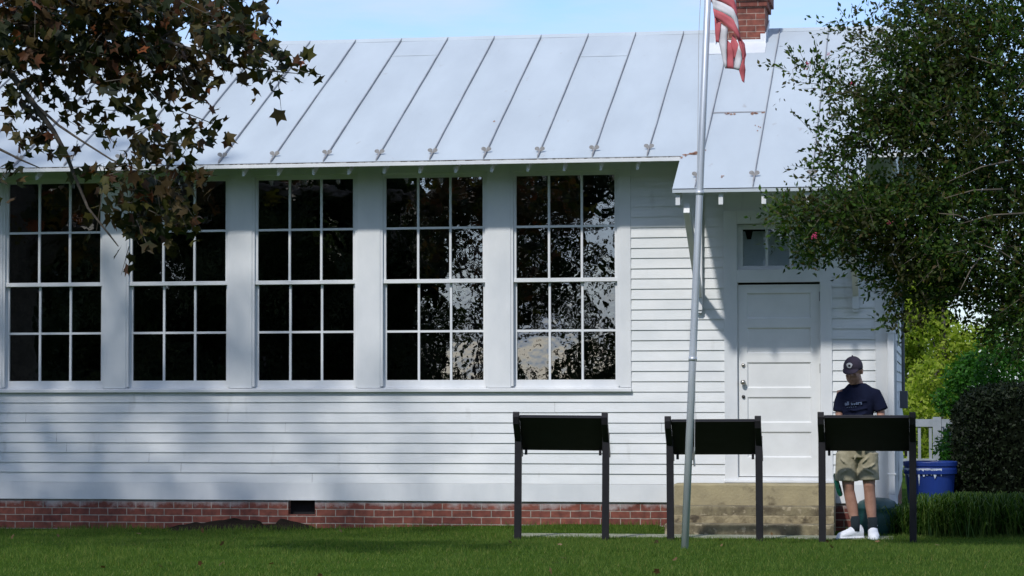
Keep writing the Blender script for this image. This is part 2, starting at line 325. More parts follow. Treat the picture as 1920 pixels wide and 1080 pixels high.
def grass_blades():
    rs = np.random.RandomState(3); n = 210000
    x = rs.uniform(-10.8,1.8,n); y = -9+8.9*rs.rand(n)**.85
    keep = ~((y>-1.55)&(y<-1.08)&(x>-4.1)&(x<-.4)&(rs.rand(n)<.93)) & ~((y>-1.1)&(x>-2.75)&(x<-.85)) & ~((y>-.35)&(rs.rand(n)<.6))
    dens = np.array([mnoise.noise(Vector((a*1.3,b*1.3,0))) for a,b in zip(x,y)])
    keep &= (dens+rs.rand(n)*.9) > -.05
    x, y, dens = x[keep], y[keep], dens[keep]; n = len(x)
    z0 = GZ-.01+rise(y)
    z0 += np.where((y>-1.6)&(x<-2.7), .05*np.clip((y+.6)/.5,0,1)*np.clip((x+6.5)/3,0,1), 0) - np.where(x<-4, .045*np.minimum(1,(-4-x)/6)*np.clip((y+3)/3,0,1), 0)
    h = rs.uniform(.02,.05,n)*(1+.5*dens)*(1+.7*((y>-.5)))
    a = rs.uniform(0,2*np.pi,n); wd = rs.uniform(.003,.006,n); lean = rs.normal(size=(n,2))*.018
    b = np.stack([x,y,z0],1); dx = np.stack([np.cos(a)*wd,np.sin(a)*wd,np.zeros(n)],1)
    tip = b+np.stack([lean[:,0],lean[:,1],h],1)
    V = np.stack([b-dx,b+dx,tip],1).reshape(-1,3); Fc = np.arange(n*3).reshape(-1,3)
    o = mesh_from_arrays('grass', V, Fc, GRASSM)
    tag(o, 'short mown green lawn in front of the white schoolhouse', 'lawn', kind='stuff')
grass_blades()

# ------------------------------------------------------------------ schoolhouse
XW, WP, WW, ZT, ZB = -10.1139, 1.4378, 1.069, 3.826, 1.628
XL, XR, YB = -15.0, -.335, 6.72
ZE, YE, ZR, YR = 3.9469, -.66, 5.8242, 3.3599
SL = (ZR-ZE)/(YR-YE)
def rz(y): return ZE+SL*(y-YE)
H = thing('schoolhouse', 'one-storey white clapboard schoolhouse with silver standing-seam roof, tall windows and brick base', 'building', (-7.0,0,0))
# clapboards
def clap(mb, x0, x1, z0, n, sp, y0=0, seg=.45, axis='x', seed=0):
    for k in range(n):
        zb = z0+k*sp; m = max(2, int((x1-x0)/seg)); up = []; lo = []; lo2 = []; joints = [rnd.uniform(x0,x1) for _ in range(max(1,int((x1-x0)/4)))] if x1-x0 > 3 else []
        vs = []
        for i in range(m+1):
            x = x0+(x1-x0)*i/m
            wv = .0028*mnoise.noise(Vector((x*.9, k*7.3+seed, 1)))+.0016*mnoise.noise(Vector((x*2.6, k*3.1+seed, 9)))
            wv += .0022*(sum(1 for j in joints if x > j)%2)
            yo = .0022*mnoise.noise(Vector((x*1.1, k*5.7, 4+seed)))
            for (yy, zz) in ((.004, zb+wv+.004), (-.0155+yo, zb+wv), (-.001, zb+sp+.012)):
                vs.append((x, y0+yy, zz) if axis == 'x' else (y0-yy, x, zz))
        fs = []
        for i in range(m):
            a = i*3; fs += [(a, a+3, a+4, a+1), (a+1, a+4, a+5, a+2)]
        mb.add(vs, fs)
        if axis == 'x':
            for j in joints: mb.add([(j,y0-.0165,zb+.006),(j+.003,y0-.0165,zb+.006),(j+.003,y0-.0035,zb+sp-.004),(j,y0-.0035,zb+sp-.004)], [(0,1,2,3)], 1)
wall = MB(); sp = (1.4975-.5102)/9
clap(wall, XL, -2.123, .5102, 9, sp)                       # below the windows up to the door casing
clap(wall, -3.117, -2.123, 1.4975, 24, sp, seed=3)         # right of the windows
clap(wall, -.988, -.537, .5102, 33, sp, seed=5)            # between door and corner
clap(wall, .02, YB-.02, .5102, 33, sp, y0=XR, axis='y', seed=8)   # right side wall
# backing sheathing, with openings
SH0, SH1 = .004, .13
wall.box(XL, -1.99, SH0, SH1, .3225, 1.53)
x_prev = XL
for i in range(-2, 5):
    a = XW+i*WP-.05
    if a < XL+.2: continue
    wall.box(x_prev, a, SH0, SH1, 1.53, 4.0); x_prev = a+WW+.10
wall.box(x_prev, -1.99, SH0, SH1, 1.53, 4.22); wall.box(XL, x_prev, SH0, SH1, ZT+.03, 4.22)
wall.box(-1.10, XR-.001, SH0, SH1, .3225, 4.22); wall.box(-1.99,-1.10,SH0,SH1,3.29,4.22); wall.box(-1.99,-1.10,SH0,SH1,.3225,.56)
wall.box(XR-.13, XR-.004, SH1, YB, .3225, 4.22); wall.box(XL, XL+.12, SH1, YB, .25, 4.2); wall.box(XL, XR-.13, YB-.12, YB, .25, 4.2)
wall.prism([(XR-.004,SH1,4.21),(XR-.004,YB,4.21),(XR-.004,YR,ZR-.05)], (-.1,0,0)); wall.prism([(XL+.05,SH1,4.21),(XL+.05,YB,4.21),(XL+.05,YR,ZR-.05)], (.1,0,0))
wall.build('wall', [WHITE, GRIME], H)
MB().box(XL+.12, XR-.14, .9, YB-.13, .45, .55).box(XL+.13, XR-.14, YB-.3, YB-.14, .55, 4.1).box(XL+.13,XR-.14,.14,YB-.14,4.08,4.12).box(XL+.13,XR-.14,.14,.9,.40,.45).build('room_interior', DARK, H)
tb = MB()
tb.box(XL, -2.63, -.014, .004, .3212, .5102)                # water table
tb.box(-.97, -.537, -.014, .004, .3212, .5102)
tb.box(-.537, XR+.006, -.024, .004, .3212, 3.4); tb.box(XR-.004, XR+.018, .0, .11, .3212, 3.6)
tb.box(-.537, XR+.004, -.020, .004, 3.4, 4.2)
tb.build('trim_board', TRIM, H, bevel=.003)
# foundation with vent
fb = MB(); VX0, VX1, VZ0, VZ1 = -6.889, -6.59, .165, .3211
fb.box(XL, VX0, .012, .2, -.3, .3211); fb.box(VX1, XR-.01, .012, .2, -.3, .3211); fb.box(VX0, VX1, .012, .2, -.3, VZ0); fb.box(XR-.2, XR-.012, .2, YB, -.3, .3211)
f_ = fb.build('foundation', BRICK, H)
MB().box(VX0-.01, VX1+.01, .12, .19, VZ0-.02, VZ1).build('vent', DARK, f_)
# casings between the windows and the sill
cs = MB(); gap = WP-WW
for i in range(-2, 5):
    a = XW+i*WP+WW+.058; b = a+gap-.116
    if i == 4: b = -3.117
    cs.box(a, b, -.022-.001*(i%2), .004, 1.5420, 4.2)
cs.box(XL, XW-2*WP-.058, -.022, .004, 1.542, 4.2)
cs.box(XL, -3.123, -.019, .0035, ZT+.05, 4.19)
c_ = cs.build('casing', TRIM, H, bevel=.003)
MB().prism_x([(-.052,1.4985),(-.052,1.532),(.03,1.545),(.03,1.4985)], XL, -3.112).build('sill', TRIM, c_, bevel=.003)
# windows: > upper_sash, lower_sash, pane, jamb
def sash(mb, x0, x1, z0, z1, y, th, top, bot, st=.046, zm=None):
    mb.box(x0-st, x0, y, y+th, z0-bot, z1+top); mb.box(x1, x1+st, y, y+th, z0-bot, z1+top)
    mb.box(x0, x1, y, y+th, z1, z1+top); mb.box(x0, x1, y, y+th, z0-bot, z0)
    m = .012
    for k in (1,2):
        xc = x0+(x1-x0)*k/3; mb.box(xc-m, xc+m, y+.003, y+th-.003, z0, z1)
    for k in range(3):
        xa = x0+(x1-x0)*k/3+(m if k else 0); xb = x0+(x1-x0)*(k+1)/3-(m if k < 2 else 0)
        mb.box(xa, xb, y+.004, y+th-.004, zm-m, zm+m)
def make_window():
    a, b = XW, XW+WW; mr = 2.70
    j = MB()
    j.box(a-.058,a-.048,-.015,.13,1.56,ZT+.05); j.box(b+.048,b+.058,-.015,.13,1.56,ZT+.05); j.box(a-.048,b+.048,.0,.13,ZT+.04,ZT+.055); j.box(a-.048,b+.048,.032,.13,1.535,1.556)
    j.box(a-.048,a-.030,-.013,.014,1.56,ZT+.04); j.box(b+.030,b+.048,-.013,.014,1.56,ZT+.04)
    W = j.build('window', TRIM, H)
    s1 = MB(); sash(s1, a, b, mr+.022, ZT, .016, .035, .035, .044, zm=3.277); s1.box(a-.046,b+.046,.006,.0155,mr-.020,mr+.020); s1.build('upper_sash', TRIM, W)
    s2 = MB(); sash(s2, a, b, ZB, mr-.024, .053, .035, .03, .085, zm=2.156); s2.build('lower_sash', TRIM, W)
    g = MB(); g.add([(a,.034,mr+.01),(b,.034,mr+.01),(b,.034,ZT+.005),(a,.034,ZT+.005)],[(0,1,2,3)]); g.add([(a,.071,ZB-.01),(b,.071,ZB-.01),(b,.071,mr-.01),(a,.071,mr-.01)],[(0,1,2,3)])
    g.build('pane', GLASS, W)
    return W
W0 = make_window()
for i in (-2, -1, 1, 2, 3, 4):
    c = copy_tree(W0, H); c.location = Vector((i*WP, 0, 0))
# roof
T = .028
def plane_slab(mb, x0, x1, ya, yb, off=0, t=T, mi=0):
    za, zb = rz(ya)+off, rz(yb)+off
    mb.prism_x([(ya,za),(yb,zb),(yb,zb-t),(ya,za-t)], x0, x1, mi)
RX0, RX1 = -15.4, .08
EX0, EX1, EY = -2.512, -.60, -1.545
rf = MB()
# top sheets gently uneven
def sheet(mb, x0, x1, ya, yb, nx, ny, amp=.004):
    vs = [];
    for j in range(ny+1):
        y = ya+(yb-ya)*j/ny
        for i in range(nx+1):
            x = x0+(x1-x0)*i/nx; e = (0 if (i in (0,nx) or j in (0,ny)) else 1)
            vs.append((x, y, rz(y)+.002+1.7*e*amp*mnoise.noise(Vector((x*1.7,y*1.1,0)))))
    mb.add(vs, [(j*(nx+1)+i, j*(nx+1)+i+1, (j+1)*(nx+1)+i+1, (j+1)*(nx+1)+i) for j in range(ny) for i in range(nx)])
plane_slab(rf, RX0, RX1, YE, YR, -.012); sheet(rf, RX0, RX1, YE, YR, 150, 30)
plane_slab(rf, EX0, EX1, EY, YE-.001, -.012); sheet(rf, EX0, EX1, EY, YE, 20, 10)
yb_ = 2*YR-YE
rf.prism_x([(YR+.001,ZR),(yb_,ZE),(yb_,ZE-T),(YR+.001,ZR-T)], RX0, RX1)
roof = rf.build('roof', ROOFM, H)
# standing seams and ridge roll
sm = MB(); SX, SS = -5.7597, .5789
seams = [SX+k*SS for k in range(-16, 11) if RX0+.1 < SX+k*SS < RX1-.1]
for x in seams:
    y0 = EY+.01 if EX0 < x < EX1 else YE+.01
    if -2.44 < x < -1.86:
        segs = [(y0, 2.5)]
    else: segs = [(y0, YR-.01)]
    for a, b in segs:
        n = 9; vs = []
        for i in range(n+1):
            y = a+(b-a)*i/n; dx = .004*mnoise.noise(Vector((x*5,y*1.5,2))); z = rz(y)+.003
            vs += [(x-.006+dx,y,z),(x-.004+dx,y,z+.024),(x+.004+dx,y,z+.024),(x+.006+dx,y,z)]
        sm.add(vs, [(i*4+k, i*4+k+1, i*4+k+5, i*4+k+4) for i in range(n) for k in range(3)]+[(0,1,2,3)])
sm.build('roof_seam', SEAM, roof)
rg = MB(); rg.prism_x([(YR-.07,rz(YR-.07)+.004),(YR-.012,ZR+.022),(YR+.012,ZR+.022),(YR+.07,rz(YR-.07)+.004)], RX0, -2.45); rg.prism_x([(YR-.07,rz(YR-.07)+.004),(YR-.012,ZR+.022),(YR+.012,ZR+.022),(YR+.07,rz(YR-.07)+.004)], -1.84, RX1)
rg.build('ridge_cap', ROOFM, roof)
# cross laps in three pans and their rust
for (xa, xb, y) in ((SX-SS*1+.01, SX+.0*SS-.01+0, 2.74),(SX+3*SS+.01, SX+4*SS-.01, 2.55),(SX+6*SS+.01, SX+7*SS-.01, .573)):
    MB().prism([(xa,y,rz(y)+.005),(xb,y,rz(y)+.005),(xb,y+.012,rz(y+.012)+.009),(xa,y+.012,rz(y+.012)+.009)], (0,0,.004)).build('pan_lap', SEAM if y < 1 else ROOFM, roof)
rs_ = MB(); q = random.Random(4)
def blotch(x, y, rx, ry):
    n = 11; pts = []
    for k in range(n):
        a = 2*math.pi*k/n; s = q.uniform(.45,1.15); px, py = x+rx*s*math.cos(a), y+ry*s*math.sin(a); pts.append((px,py,rz(py)+.0075))
    rs_.add(pts, [tuple(range(n))])
for k in range(7): blotch(-2.13+q.uniform(-.05,.1), .56-q.uniform(0,.04), q.uniform(.008,.02), q.uniform(.008,.03))
for k in range(10): blotch(-1.80+q.uniform(-.06,.09), .57-q.uniform(0,.05), q.uniform(.008,.03), q.uniform(.008,.03))
for k in range(4): blotch(-1.78+q.uniform(-.02,.05), .2-q.uniform(0,.2), .008, .02)
for k in range(26): t = q.random(); blotch(-2.50+.22*t+q.uniform(-.015,.015), -.70+.16*t+q.uniform(-.03,.03), q.uniform(.01,.035), q.uniform(.01,.03))
for k in range(3): blotch(-2.04+q.uniform(0,.04), -1.25+q.uniform(-.03,.03), .012, .014)
blotch(-4.68, .45, .014, .03)
rs_.build('rust_stain', RUST, roof)
# fan shaped snow guards
def guard_mb():
    g = MB(); x0 = SX
    for s in (-1, 1):
        pts = [(x0+s*.004, YE+.17, .012)]
        for k in range(9):
            a = R_(-40+k*28); pts.append((x0+s*(.028+.026*math.cos(a)), YE+.17, .048+.021*math.sin(a)))
        base = rz(YE+.17)
        poly = [(p[0], p[1], base+p[2]) for p in pts]
        g.prism(poly, (0,.006,0))
    g.prism([(x0-.007,YE+.04,rz(YE+.04)+.01),(x0+.007,YE+.04,rz(YE+.04)+.01),(x0+.007,YE+.04,rz(YE+.04)+.03),(x0-.007,YE+.04,rz(YE+.04)+.03)], (0,.14,.14*SL))
    return g
g0 = guard_mb().build('snow_guard', GUARD, roof)
for k in range(-14, 9):
    if k == 0: continue
    x = SX+k*SS; c = g0.copy(); COL.objects.link(c); c.parent = roof
    dy = EY-YE+.10 if EX0 < x < EX1 else (k%3-1)*.012
    if x > RX1-.1: continue
    c.location = (k*SS, dy, dy*SL)
# eave: fascia, grime line, rafter tails
fa = MB(); fa.box(RX0, EX0-.005, YE-.008, YE+.014, 3.897, ZE-.013); fa.box(EX1+.005, RX1, YE-.008, YE+.014, 3.897, ZE-.013)
for s in (0,1):
    xx = RX1-.02 if s == 0 else RX0
    fa.prism_x([(YE+.02,rz(YE+.02)-.14),(YR,ZR-.14),(YR,ZR-.045),(YE+.02,rz(YE+.02)-.045)], xx, xx+.02)
fa.build('fascia', TRIM, roof, bevel=.003)
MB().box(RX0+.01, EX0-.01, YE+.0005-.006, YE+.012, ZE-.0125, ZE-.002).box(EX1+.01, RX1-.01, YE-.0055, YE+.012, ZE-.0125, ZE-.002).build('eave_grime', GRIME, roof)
def tail(x, ytip, zb, zt, w_=.045):
    m = MB(); d = rz(ytip)-.043
    m.prism_x([(ytip,zb),(ytip,d),(.0,rz(0)-.043),(.0,rz(0)-.043-(d-zb))], x-w_/2, x+w_/2); return m
x = -4.919+.388*5; t0 = None
for k in range(32):
    xx = -4.919+.388*5-k*.388
    tail(xx, -.560, 3.818, 3.9, .032).build('rafter_tail', TRIM, roof, bevel=.008)
for xx in (-2.462,-2.03,-1.60,-1.17,-.74):
    tail(xx, -1.50, 3.372, 3.50, .046).build('rafter_tail', TRIM, roof, bevel=.003)
# brackets that carry the hood over the door
for xx in (-2.383, -.736):
    b_ = MB(); b_.box(xx-.035, xx+.035, -.09, -.021, 2.36, 4.0); b_.box(xx-.028,xx+.028,-.075,-.025,2.33,2.36)
    b_.prism_x([(-.07,2.48),(-.07,2.60),(-1.38,3.40),(-1.42,3.30)], xx-.032, xx+.032)
    b_.build('bracket', TRIM, H, bevel=.004)
# chimney
ch = MB(); CX0, CX1, CY0, CY1 = -2.436, -1.858, 2.93, 3.60
ch.box(CX0, CX1, CY0, CY1, 5.3, 6.05); ch.box(CX0-.03, CX1+.03, CY0-.03, CY1+.03, 6.05, 6.12); ch.box(CX0-.06, CX1+.06, CY0-.06, CY1+.06, 6.12, 6.27); ch.box(CX0-.02, CX1+.02, CY0-.02, CY1+.02, 6.27, 6.7)
chim = ch.build('chimney', CBRICK, roof, bevel=.006)
fl = MB(); fl.prism([(CX0-.1,2.53,rz(2.53)+.006),(CX1+.02,2.53,rz(2.53)+.006),(CX1+.02,CY0-.004,rz(CY0)+.006),(CX0-.1,CY0-.004,rz(CY0)+.006)], (0,0,.004))
fl.box(CX0-.01, CX1+.01, CY0-.012, CY0-.004, rz(CY0)-.02, rz(CY0)+.035)
for xx in (CX0-.011, CX1+.003): fl.prism_x([(CY0-.10,rz(CY0-.10)-.01),(CY0-.06,rz(CY0)+.10),(CY0+.1,rz(CY0)+.14),(CY1,rz(CY1)+.05),(CY1,rz(CY1)-.02)], xx, xx+.008)
for x0 in (CX1-.055, CX0-.005): fl.box(x0, x0+.06, CY0-.02, CY0-.0125, rz(CY0)-.05, rz(CY0)+.10)
fl.build('chimney_flashing', TRIM, roof)
# door, transom, casing
dc = MB()
dc.box(-2.123,-1.985,-.026,.004,.56,3.42); dc.box(-1.108,-.988,-.026,.004,.56,3.42); dc.box(-1.985,-1.108,-.025,.03,2.652,2.788); dc.box(-1.985,-1.108,-.024,.004,3.275,3.42)
dc.box(-2.13,-.98,-.05,.03,.536,.560); dc.box(-1.985,-1.108,-.02,.03,.560,.592)
dc.box(-1.9895,-1.979,.004,.10,.592,3.275); dc.box(-1.114,-1.1035,.004,.10,.592,3.275)
dcs = dc.build('door_casing', TRIM, H, bevel=.003)
dr = MB(); DX0, DX1 = -1.977, -1.116; px0, px1 = -1.885, -1.21; dy = .022
dr.box(DX0, px0, dy, dy+.04, .600, 2.629); dr.box(px1, DX1, dy, dy+.04, .600, 2.629)
tops = [2.54-.367*k for k in range(5)]; edges = [2.629]
zc = 2.629
for tpz in tops:
    dr.box(px0, px1, dy, dy+.04, tpz, zc); zc = tpz-.272
    # recessed panel with sloping moulding
    a, b, c, d = px0, px1, tpz-.272, tpz; i_ = .014
    dr.add([(a,dy,c),(b,dy,c),(b,dy,d),(a,dy,d),(a+i_,dy+.016,c+i_),(b-i_,dy+.016,c+i_),(b-i_,dy+.016,d-i_),(a+i_,dy+.016,d-i_)], [(0,1,5,4),(1,2,6,5),(2,3,7,6),(3,0,4,7),(4,5,6,7)])
dr.box(px0, px1, dy, dy+.04, .600, zc)
door = dr.build('door', DOORM, H)
MB().box(DX0-.002, DX1+.002, .068, .075, .59, 2.65).build('door_gap', DARK, door)
for (z, r_, m_, nm) in ((1.776,.020,SILVER,'deadbolt'),(1.594,.026,SILVER,'door_knob'),(1.442,.019,BLACKHW,'lock')):
    k = MB(); pr = [(.9*r_,0),(.9*r_,.008),(.4*r_,.012),(.4*r_,.03),(r_,.04),(1.05*r_,.055),(.7*r_,.068),(.02*r_,.072)]
    if nm != 'door_knob': pr = [(r_,0),(r_,.010),(.75*r_,.02),(.02*r_,.022)]
    k.rings([[(-1.925+r*math.cos(2*math.pi*i/18), dy-zz, z+r*math.sin(2*math.pi*i/18)) for i in range(18)] for r, zz in pr]); k.build(nm, m_, door, smooth=True)
for z in (2.50,1.74,.95): MB().box(-1.120,-1.112,.010,.022,z-.05,z+.05).build('hinge', BLACKHW, door)
tr = MB(); ty = .055
TA, TB, TZ0, TZ1 = -1.925, -1.168, 2.83, 3.22
tr.box(-1.978,TA,ty,ty+.035,2.79,3.273); tr.box(TB,-1.115,ty,ty+.035,2.79,3.273); tr.box(TA,TB,ty,ty+.035,2.79,TZ0); tr.box(TA,TB,ty,ty+.035,TZ1,3.273)
for k in (1,2): xc = TA+(TB-TA)*k/3; tr.box(xc-.014,xc+.014,ty+.002,ty+.033,TZ0,TZ1)
tw = tr.build('transom_window', TRIM, H)
MB().add([(TA,ty+.02,TZ0),(TB,ty+.02,TZ0),(TB,ty+.02,TZ1),(TA,ty+.02,TZ1)],[(0,1,2,3)]).build('pane', TGLASS, tw)
MB().box(-1.98,-1.11,ty+.024,ty+.030,2.82,3.20).build('window_blind', BLIND, tw)
for xx in (-1.862,-1.50): MB().prism([(xx-.045,ty+.0225,3.22),(xx+.045,ty+.0225,3.22),(xx+.024,ty+.0225,3.115),(xx-.02,ty+.0225,3.115)], (0,-.001,0)).build('tail_shade_wedge', DARK, tw)  # shade of the rafter tails in the transom, put in as dark wedges
# downspout at the corner
ds = MB(); x0, x1 = -.412, -.342
ds.box(x0,x1,-.105,-.045,.42,3.9); 
ds.prism([(x0,-.105,.42),(x1,-.105,.42),(x1,-.045,.42),(x0,-.045,.42)], (.045,-.02,-.17)); ds.prism([(x0+.045,-.125,.25),(x1+.045,-.125,.25),(x1+.045,-.065,.25),(x0+.045,-.065,.25)], (.09,-.10,-.13))
for z in (.62,2.1,3.4): ds.box(x0-.012,x1+.012,-.108,-.024,z,z+.022)
ds.build('downspout', TRIM, H, bevel=.008)
# meter box and side window on the right side wall
MB().box(XR+.02,XR+.11,2.4,2.6,1.30,1.50).tube([(XR+.06,2.51,1.5),(XR+.06,2.51,3.8)],.02).build('meter_box', mat('grey_meter',(.10,.11,.12)), H, bevel=.01)
MB().box(XR+.019,XR+.024,1.2,2.0,2.0,3.6).build('side_window', GLASS, H)

# concrete steps
def slab(mb, x0, x1, y0, y1, z0, z1, mi=0, seed=0, amp=.006):
    n = 34; vs = []
    prof = [(y1,z0),(y0,z0),(y0,z0+(z1-z0)*.35),(y0,z0+(z1-z0)*.7),(y0+.002,z1-.012),(y0+.014,z1),(y1,z1)]
    for i in range(n+1):
        x = x0+(x1-x0)*i/n
        for k, (y, z) in enumerate(prof):
            e = 1 if 0 < k < 6 else 0
            vs.append((x, y+e*amp*mnoise.noise(Vector((x*6,z*9,seed))), z+(amp*.9*mnoise.noise(Vector((x*5,k,seed+3))) if k > 3 else 0)))
    m = len(prof); fs = [(i*m+k, i*m+(k+1)%m, (i+1)*m+(k+1)%m, (i+1)*m+k) for i in range(n) for k in range(m)]+[tuple(range(m)), tuple(range(n*m, n*m+m))]
    mb.add(vs, fs, mi)
st = thing('entrance_steps', 'three worn tan concrete steps below the white entrance door', 'steps', (-1.8,-.5,GZ))
a_ = MB(); slab(a_, -2.62,-.962,-.45,-.055,-.1,.533,0,1,.004); a_.build('landing', CONC, st)
a_ = MB(); slab(a_, -2.63,-.955,-.76,-.452,.228,.318,0,5,.007); slab(a_, -2.635,-.955,-.772,-.452,-.1,.227,1,6,.008); a_.build('step', [CONCD, CONCM], st)
a_ = MB(); slab(a_, -2.655,-.945,-1.06,-.762,-.1,.150,0,9,.008); a_.build('step', CONCD, st)

# low dark mound against the foundation
mm = MB(); nx, ny = 46, 12; vs = []
for j in range(ny+1):
    for i in range(nx+1):
        u = i/nx; v = j/ny; x = -8.25+1.72*u; y = .01-.55*v
        h = .155*math.sin(math.pi*min(1,u*1.02+.0))**.4*(1-v)**.7*(.8+.18*mnoise.noise(Vector((x*2.2,y*2,5))))*(1.0 if u < .62 or u > .72 else .72)
        if u > .72: h *= 1.28
        vs.append((x, y, GZ-.06+h+.02*mnoise.noise(Vector((x*9,y*9,1)))))
mm.add(vs, [(j*(nx+1)+i, j*(nx+1)+i+1, (j+1)*(nx+1)+i+1, (j+1)*(nx+1)+i) for j in range(ny) for i in range(nx)])
mo = mm.build('soil_mound', SOIL, smooth=True); tag(mo, 'low mound of dark soil against the brick foundation below the small vent', 'mound')

# ------------------------------------------------------------------ interpretive signs
def make_sign(label, x, Y, ztop, tilt, twist):
    s = thing('interpretive_sign', label, 'sign', (x, Y, GZ), group='black interpretive signs in front of the schoolhouse')
    z0 = GZ; zt = ztop
    for sx in (-.435, .435):
        m = MB(); m.box(x+sx-.034, x+sx+.034, Y-.034, Y+.034, z0-.3, zt-.20); m.build('post', DARKM, s, bevel=.004)
        m = MB(); m.prism_x([(Y-.225,zt),(Y-.165,zt),(Y-.150,zt-.09),(Y+.19,zt-.405),(Y+.19,zt-.45),(Y+.13,zt-.45),(Y-.215,zt-.12),(Y-.23,zt-.05)], x+sx-(.028 if sx>0 else .032), x+sx+(.032 if sx>0 else .028)); m.build('arm', DARKM, s, bevel=.004)
    m = MB(); m.prism_x([(Y-.205,zt-.055),(Y-.165,zt-.03),(Y+.165,zt-.345),(Y+.135,zt-.385)], x-.4055, x+.4055); p = m.build('panel', DARKM, s, bevel=.004)
    m = MB(); m.prism_x([(Y-.15,zt-.034),(Y-.147,zt-.031),(Y+.15,zt-.315),(Y+.147,zt-.318)], x-.38, x+.38); m.build('display_board', mat('faded_display_board',(.30,.28,.24)), p)
    for xx in (-.37,.37): MB().box(x+xx-.012,x+xx+.012,Y+.10,Y+.14,zt-.43,zt-.375).build('mounting_lug', DARKM, s)
    s.rotation_euler = (0, tilt, twist); return s
make_sign('black interpretive sign standing left of the flagpole with its dark back towards the lawn', -3.580, -2.0, 1.300, R_(.5), R_(3))
make_sign('black interpretive sign partly hidden behind the flagpole', -2.062, -2.0, 1.262, R_(-.2), R_(1))
make_sign('black interpretive sign with the man in the navy shirt behind it', -.585, -2.0, 1.300, R_(.1), R_(0))

# ------------------------------------------------------------------ flagpole and flag
FY = -4.6
PB = at(1284,1028,FY); PD = (at(1327,0,FY)-PB).normalized()
fp = thing('flagpole', 'slightly leaning silver metal flagpole standing in the lawn in front of the schoolhouse', 'flagpole', PB)
m = MB(); m.tube([PB-PD*.3, PB+PD*1.72, PB+PD*3.25, PB+PD*7.6], [.033,.0325,.0315,.027], 20); m.build('pole', POLEM, fp, smooth=True)
for h_ in (1.64, 3.10): MB().tube([PB+PD*h_, PB+PD*(h_+.035)], .0365, 20).build('collar', POLEM, fp, smooth=True)
m = MB(); c0 = PB+PD*.80; m.box(c0.x+.030,c0.x+.050,c0.y-.012,c0.y+.012,c0.z-.03,c0.z+.03); m.tube([c0+Vector((.052,0,-.085)),c0+Vector((.045,0,0)),c0+Vector((.052,0,.085))],.009,8); m.build('cleat', SILVER, fp)
m = MB(); m.tube([PB+PD*7.5+Vector((-.06,0,0)), PB+PD*4.5+Vector((-.066,0,0)), PB+PD*.85+Vector((.052,-.03,0))], .0028, 5)
m.build('halyard', mat('rope',(.45,.45,.45)), fp)
m = MB(); m.sph(PB+PD*7.68, .06, 10); m.build('finial', SILVER, fp, smooth=True)
def fpt(zx, zy, dy=0): return at(1280+zx/6.355, zy/6.355, FY+dy)
fg = MB()
def band(A, B, mi, n=10, d0=0, d1=.0, ph=0):
    """ruled strip between polylines A and B (zoomed pixel coordinates with depth)"""
    def ev(P, t):
        t *= len(P)-1; i = min(int(t), len(P)-2); f = t-i; return [P[i][k]*(1-f)+P[i+1][k]*f for k in range(3)]
    vs = []; q_ = 3
    for i in range(n+1):
        a = ev(A, i/n); b = ev(B, i/n)
        for j in range(q_+1):
            g = j/q_; c = [a[k]*(1-g)+b[k]*g for k in range(3)]
            vs.append(fpt(c[0], c[1], c[2]+.012*math.sin(c[0]*.035+ph)+.006*math.sin(c[1]*.03)))
    w_ = q_+1
    fg.add(vs, [(i*w_+j, i*w_+j+1, (i+1)*w_+j+1, (i+1)*w_+j) for i in range(n) for j in range(q_)], mi)
bounds = []
for j in range(14):                       # stripe boundaries of the front fold, j = 13 lowest
    k = 13-j
    bounds.append([(380-18*k if k < 2 else 352, 212-112*k, 0), (480, 268-118*k, .03), (600, 372-150*min(k,1)*1.0-125*max(k-1,0), -.02), (700-(22 if k else 0)-18*max(k-1,0)*1.0, 490-(100*k if k<2 else 100+160*(k-1)), .03)])
for j in range(13):
    mi = 0 if j%2 == 0 else 1
    if j < 7:
        A, B = bounds[j], bounds[j+1]; band([A[0],A[1],A[2]],[B[0],B[1],B[2]],2); band([A[2],A[3]],[B[2],B[3]],mi)
    else: band(bounds[j], bounds[j+1], mi)
band([(700,480,.03),(725,560,.03),(720,720,.02)],[(670,430,.02),(740,520,.05),(757,650,.04)],0,8)
band([(720,720,.02),(738,760,.03)],[(757,650,.04),(742,700,.04)],0,3)
band([(378,205,.04),(385,380,.05),(392,498,.05)],[(455,262,.03),(440,400,.04),(428,508,.045)],0,6)
band([(440,270,.05),(430,500,.06),(490,780,.06)],[(535,340,.04),(522,560,.05),(525,815,.05)],1,8)
band([(528,470,.07),(520,650,.07),(505,815,.07)],[(575,520,.05),(600,640,.05),(606,822,.05)],0,8)
band([(560,545,.06),(600,640,.06),(604,700,.055)],[(600,400,.045),(665,530,.04),(625,690,.05)],0,6)
band([(665,540,.04),(625,690,.05),(605,822,.055)],[(690,600,.03),(708,700,.04),(672,840,.05)],1,8)
band([(640,430,.05),(700,620,.05),(716,720,.05)],[(690,470,.03),(715,560,.04),(740,740,.04)],0,6)
band([(716,700,.04),(672,845,.05),(708,965,.05)],[(735,730,.04),(750,830,.04),(735,988,.05)],0,8)
band([(440,262,.085),(450,500,.085),(500,800,.085)],[(540,335,.085),(522,560,.085),(512,815,.085)],1,5)
band([(590,560,.085),(600,700,.085),(606,820,.085)],[(712,520,.075),(735,640,.075),(690,835,.08)],1,6)
band([(668,430,.055),(700,560,.06),(712,700,.06)],[(712,480,.04),(742,560,.045),(748,680,.045)],0,8)
fo = fg.build('flag', [RED, FWHITE, FBLUE], smooth=True)
def sol(o):
    md = o.modifiers.new('t','SOLIDIFY'); md.thickness = .002
sol(fo); tag(fo, 'red and white striped flag hanging limp from the silver flagpole', 'flag')

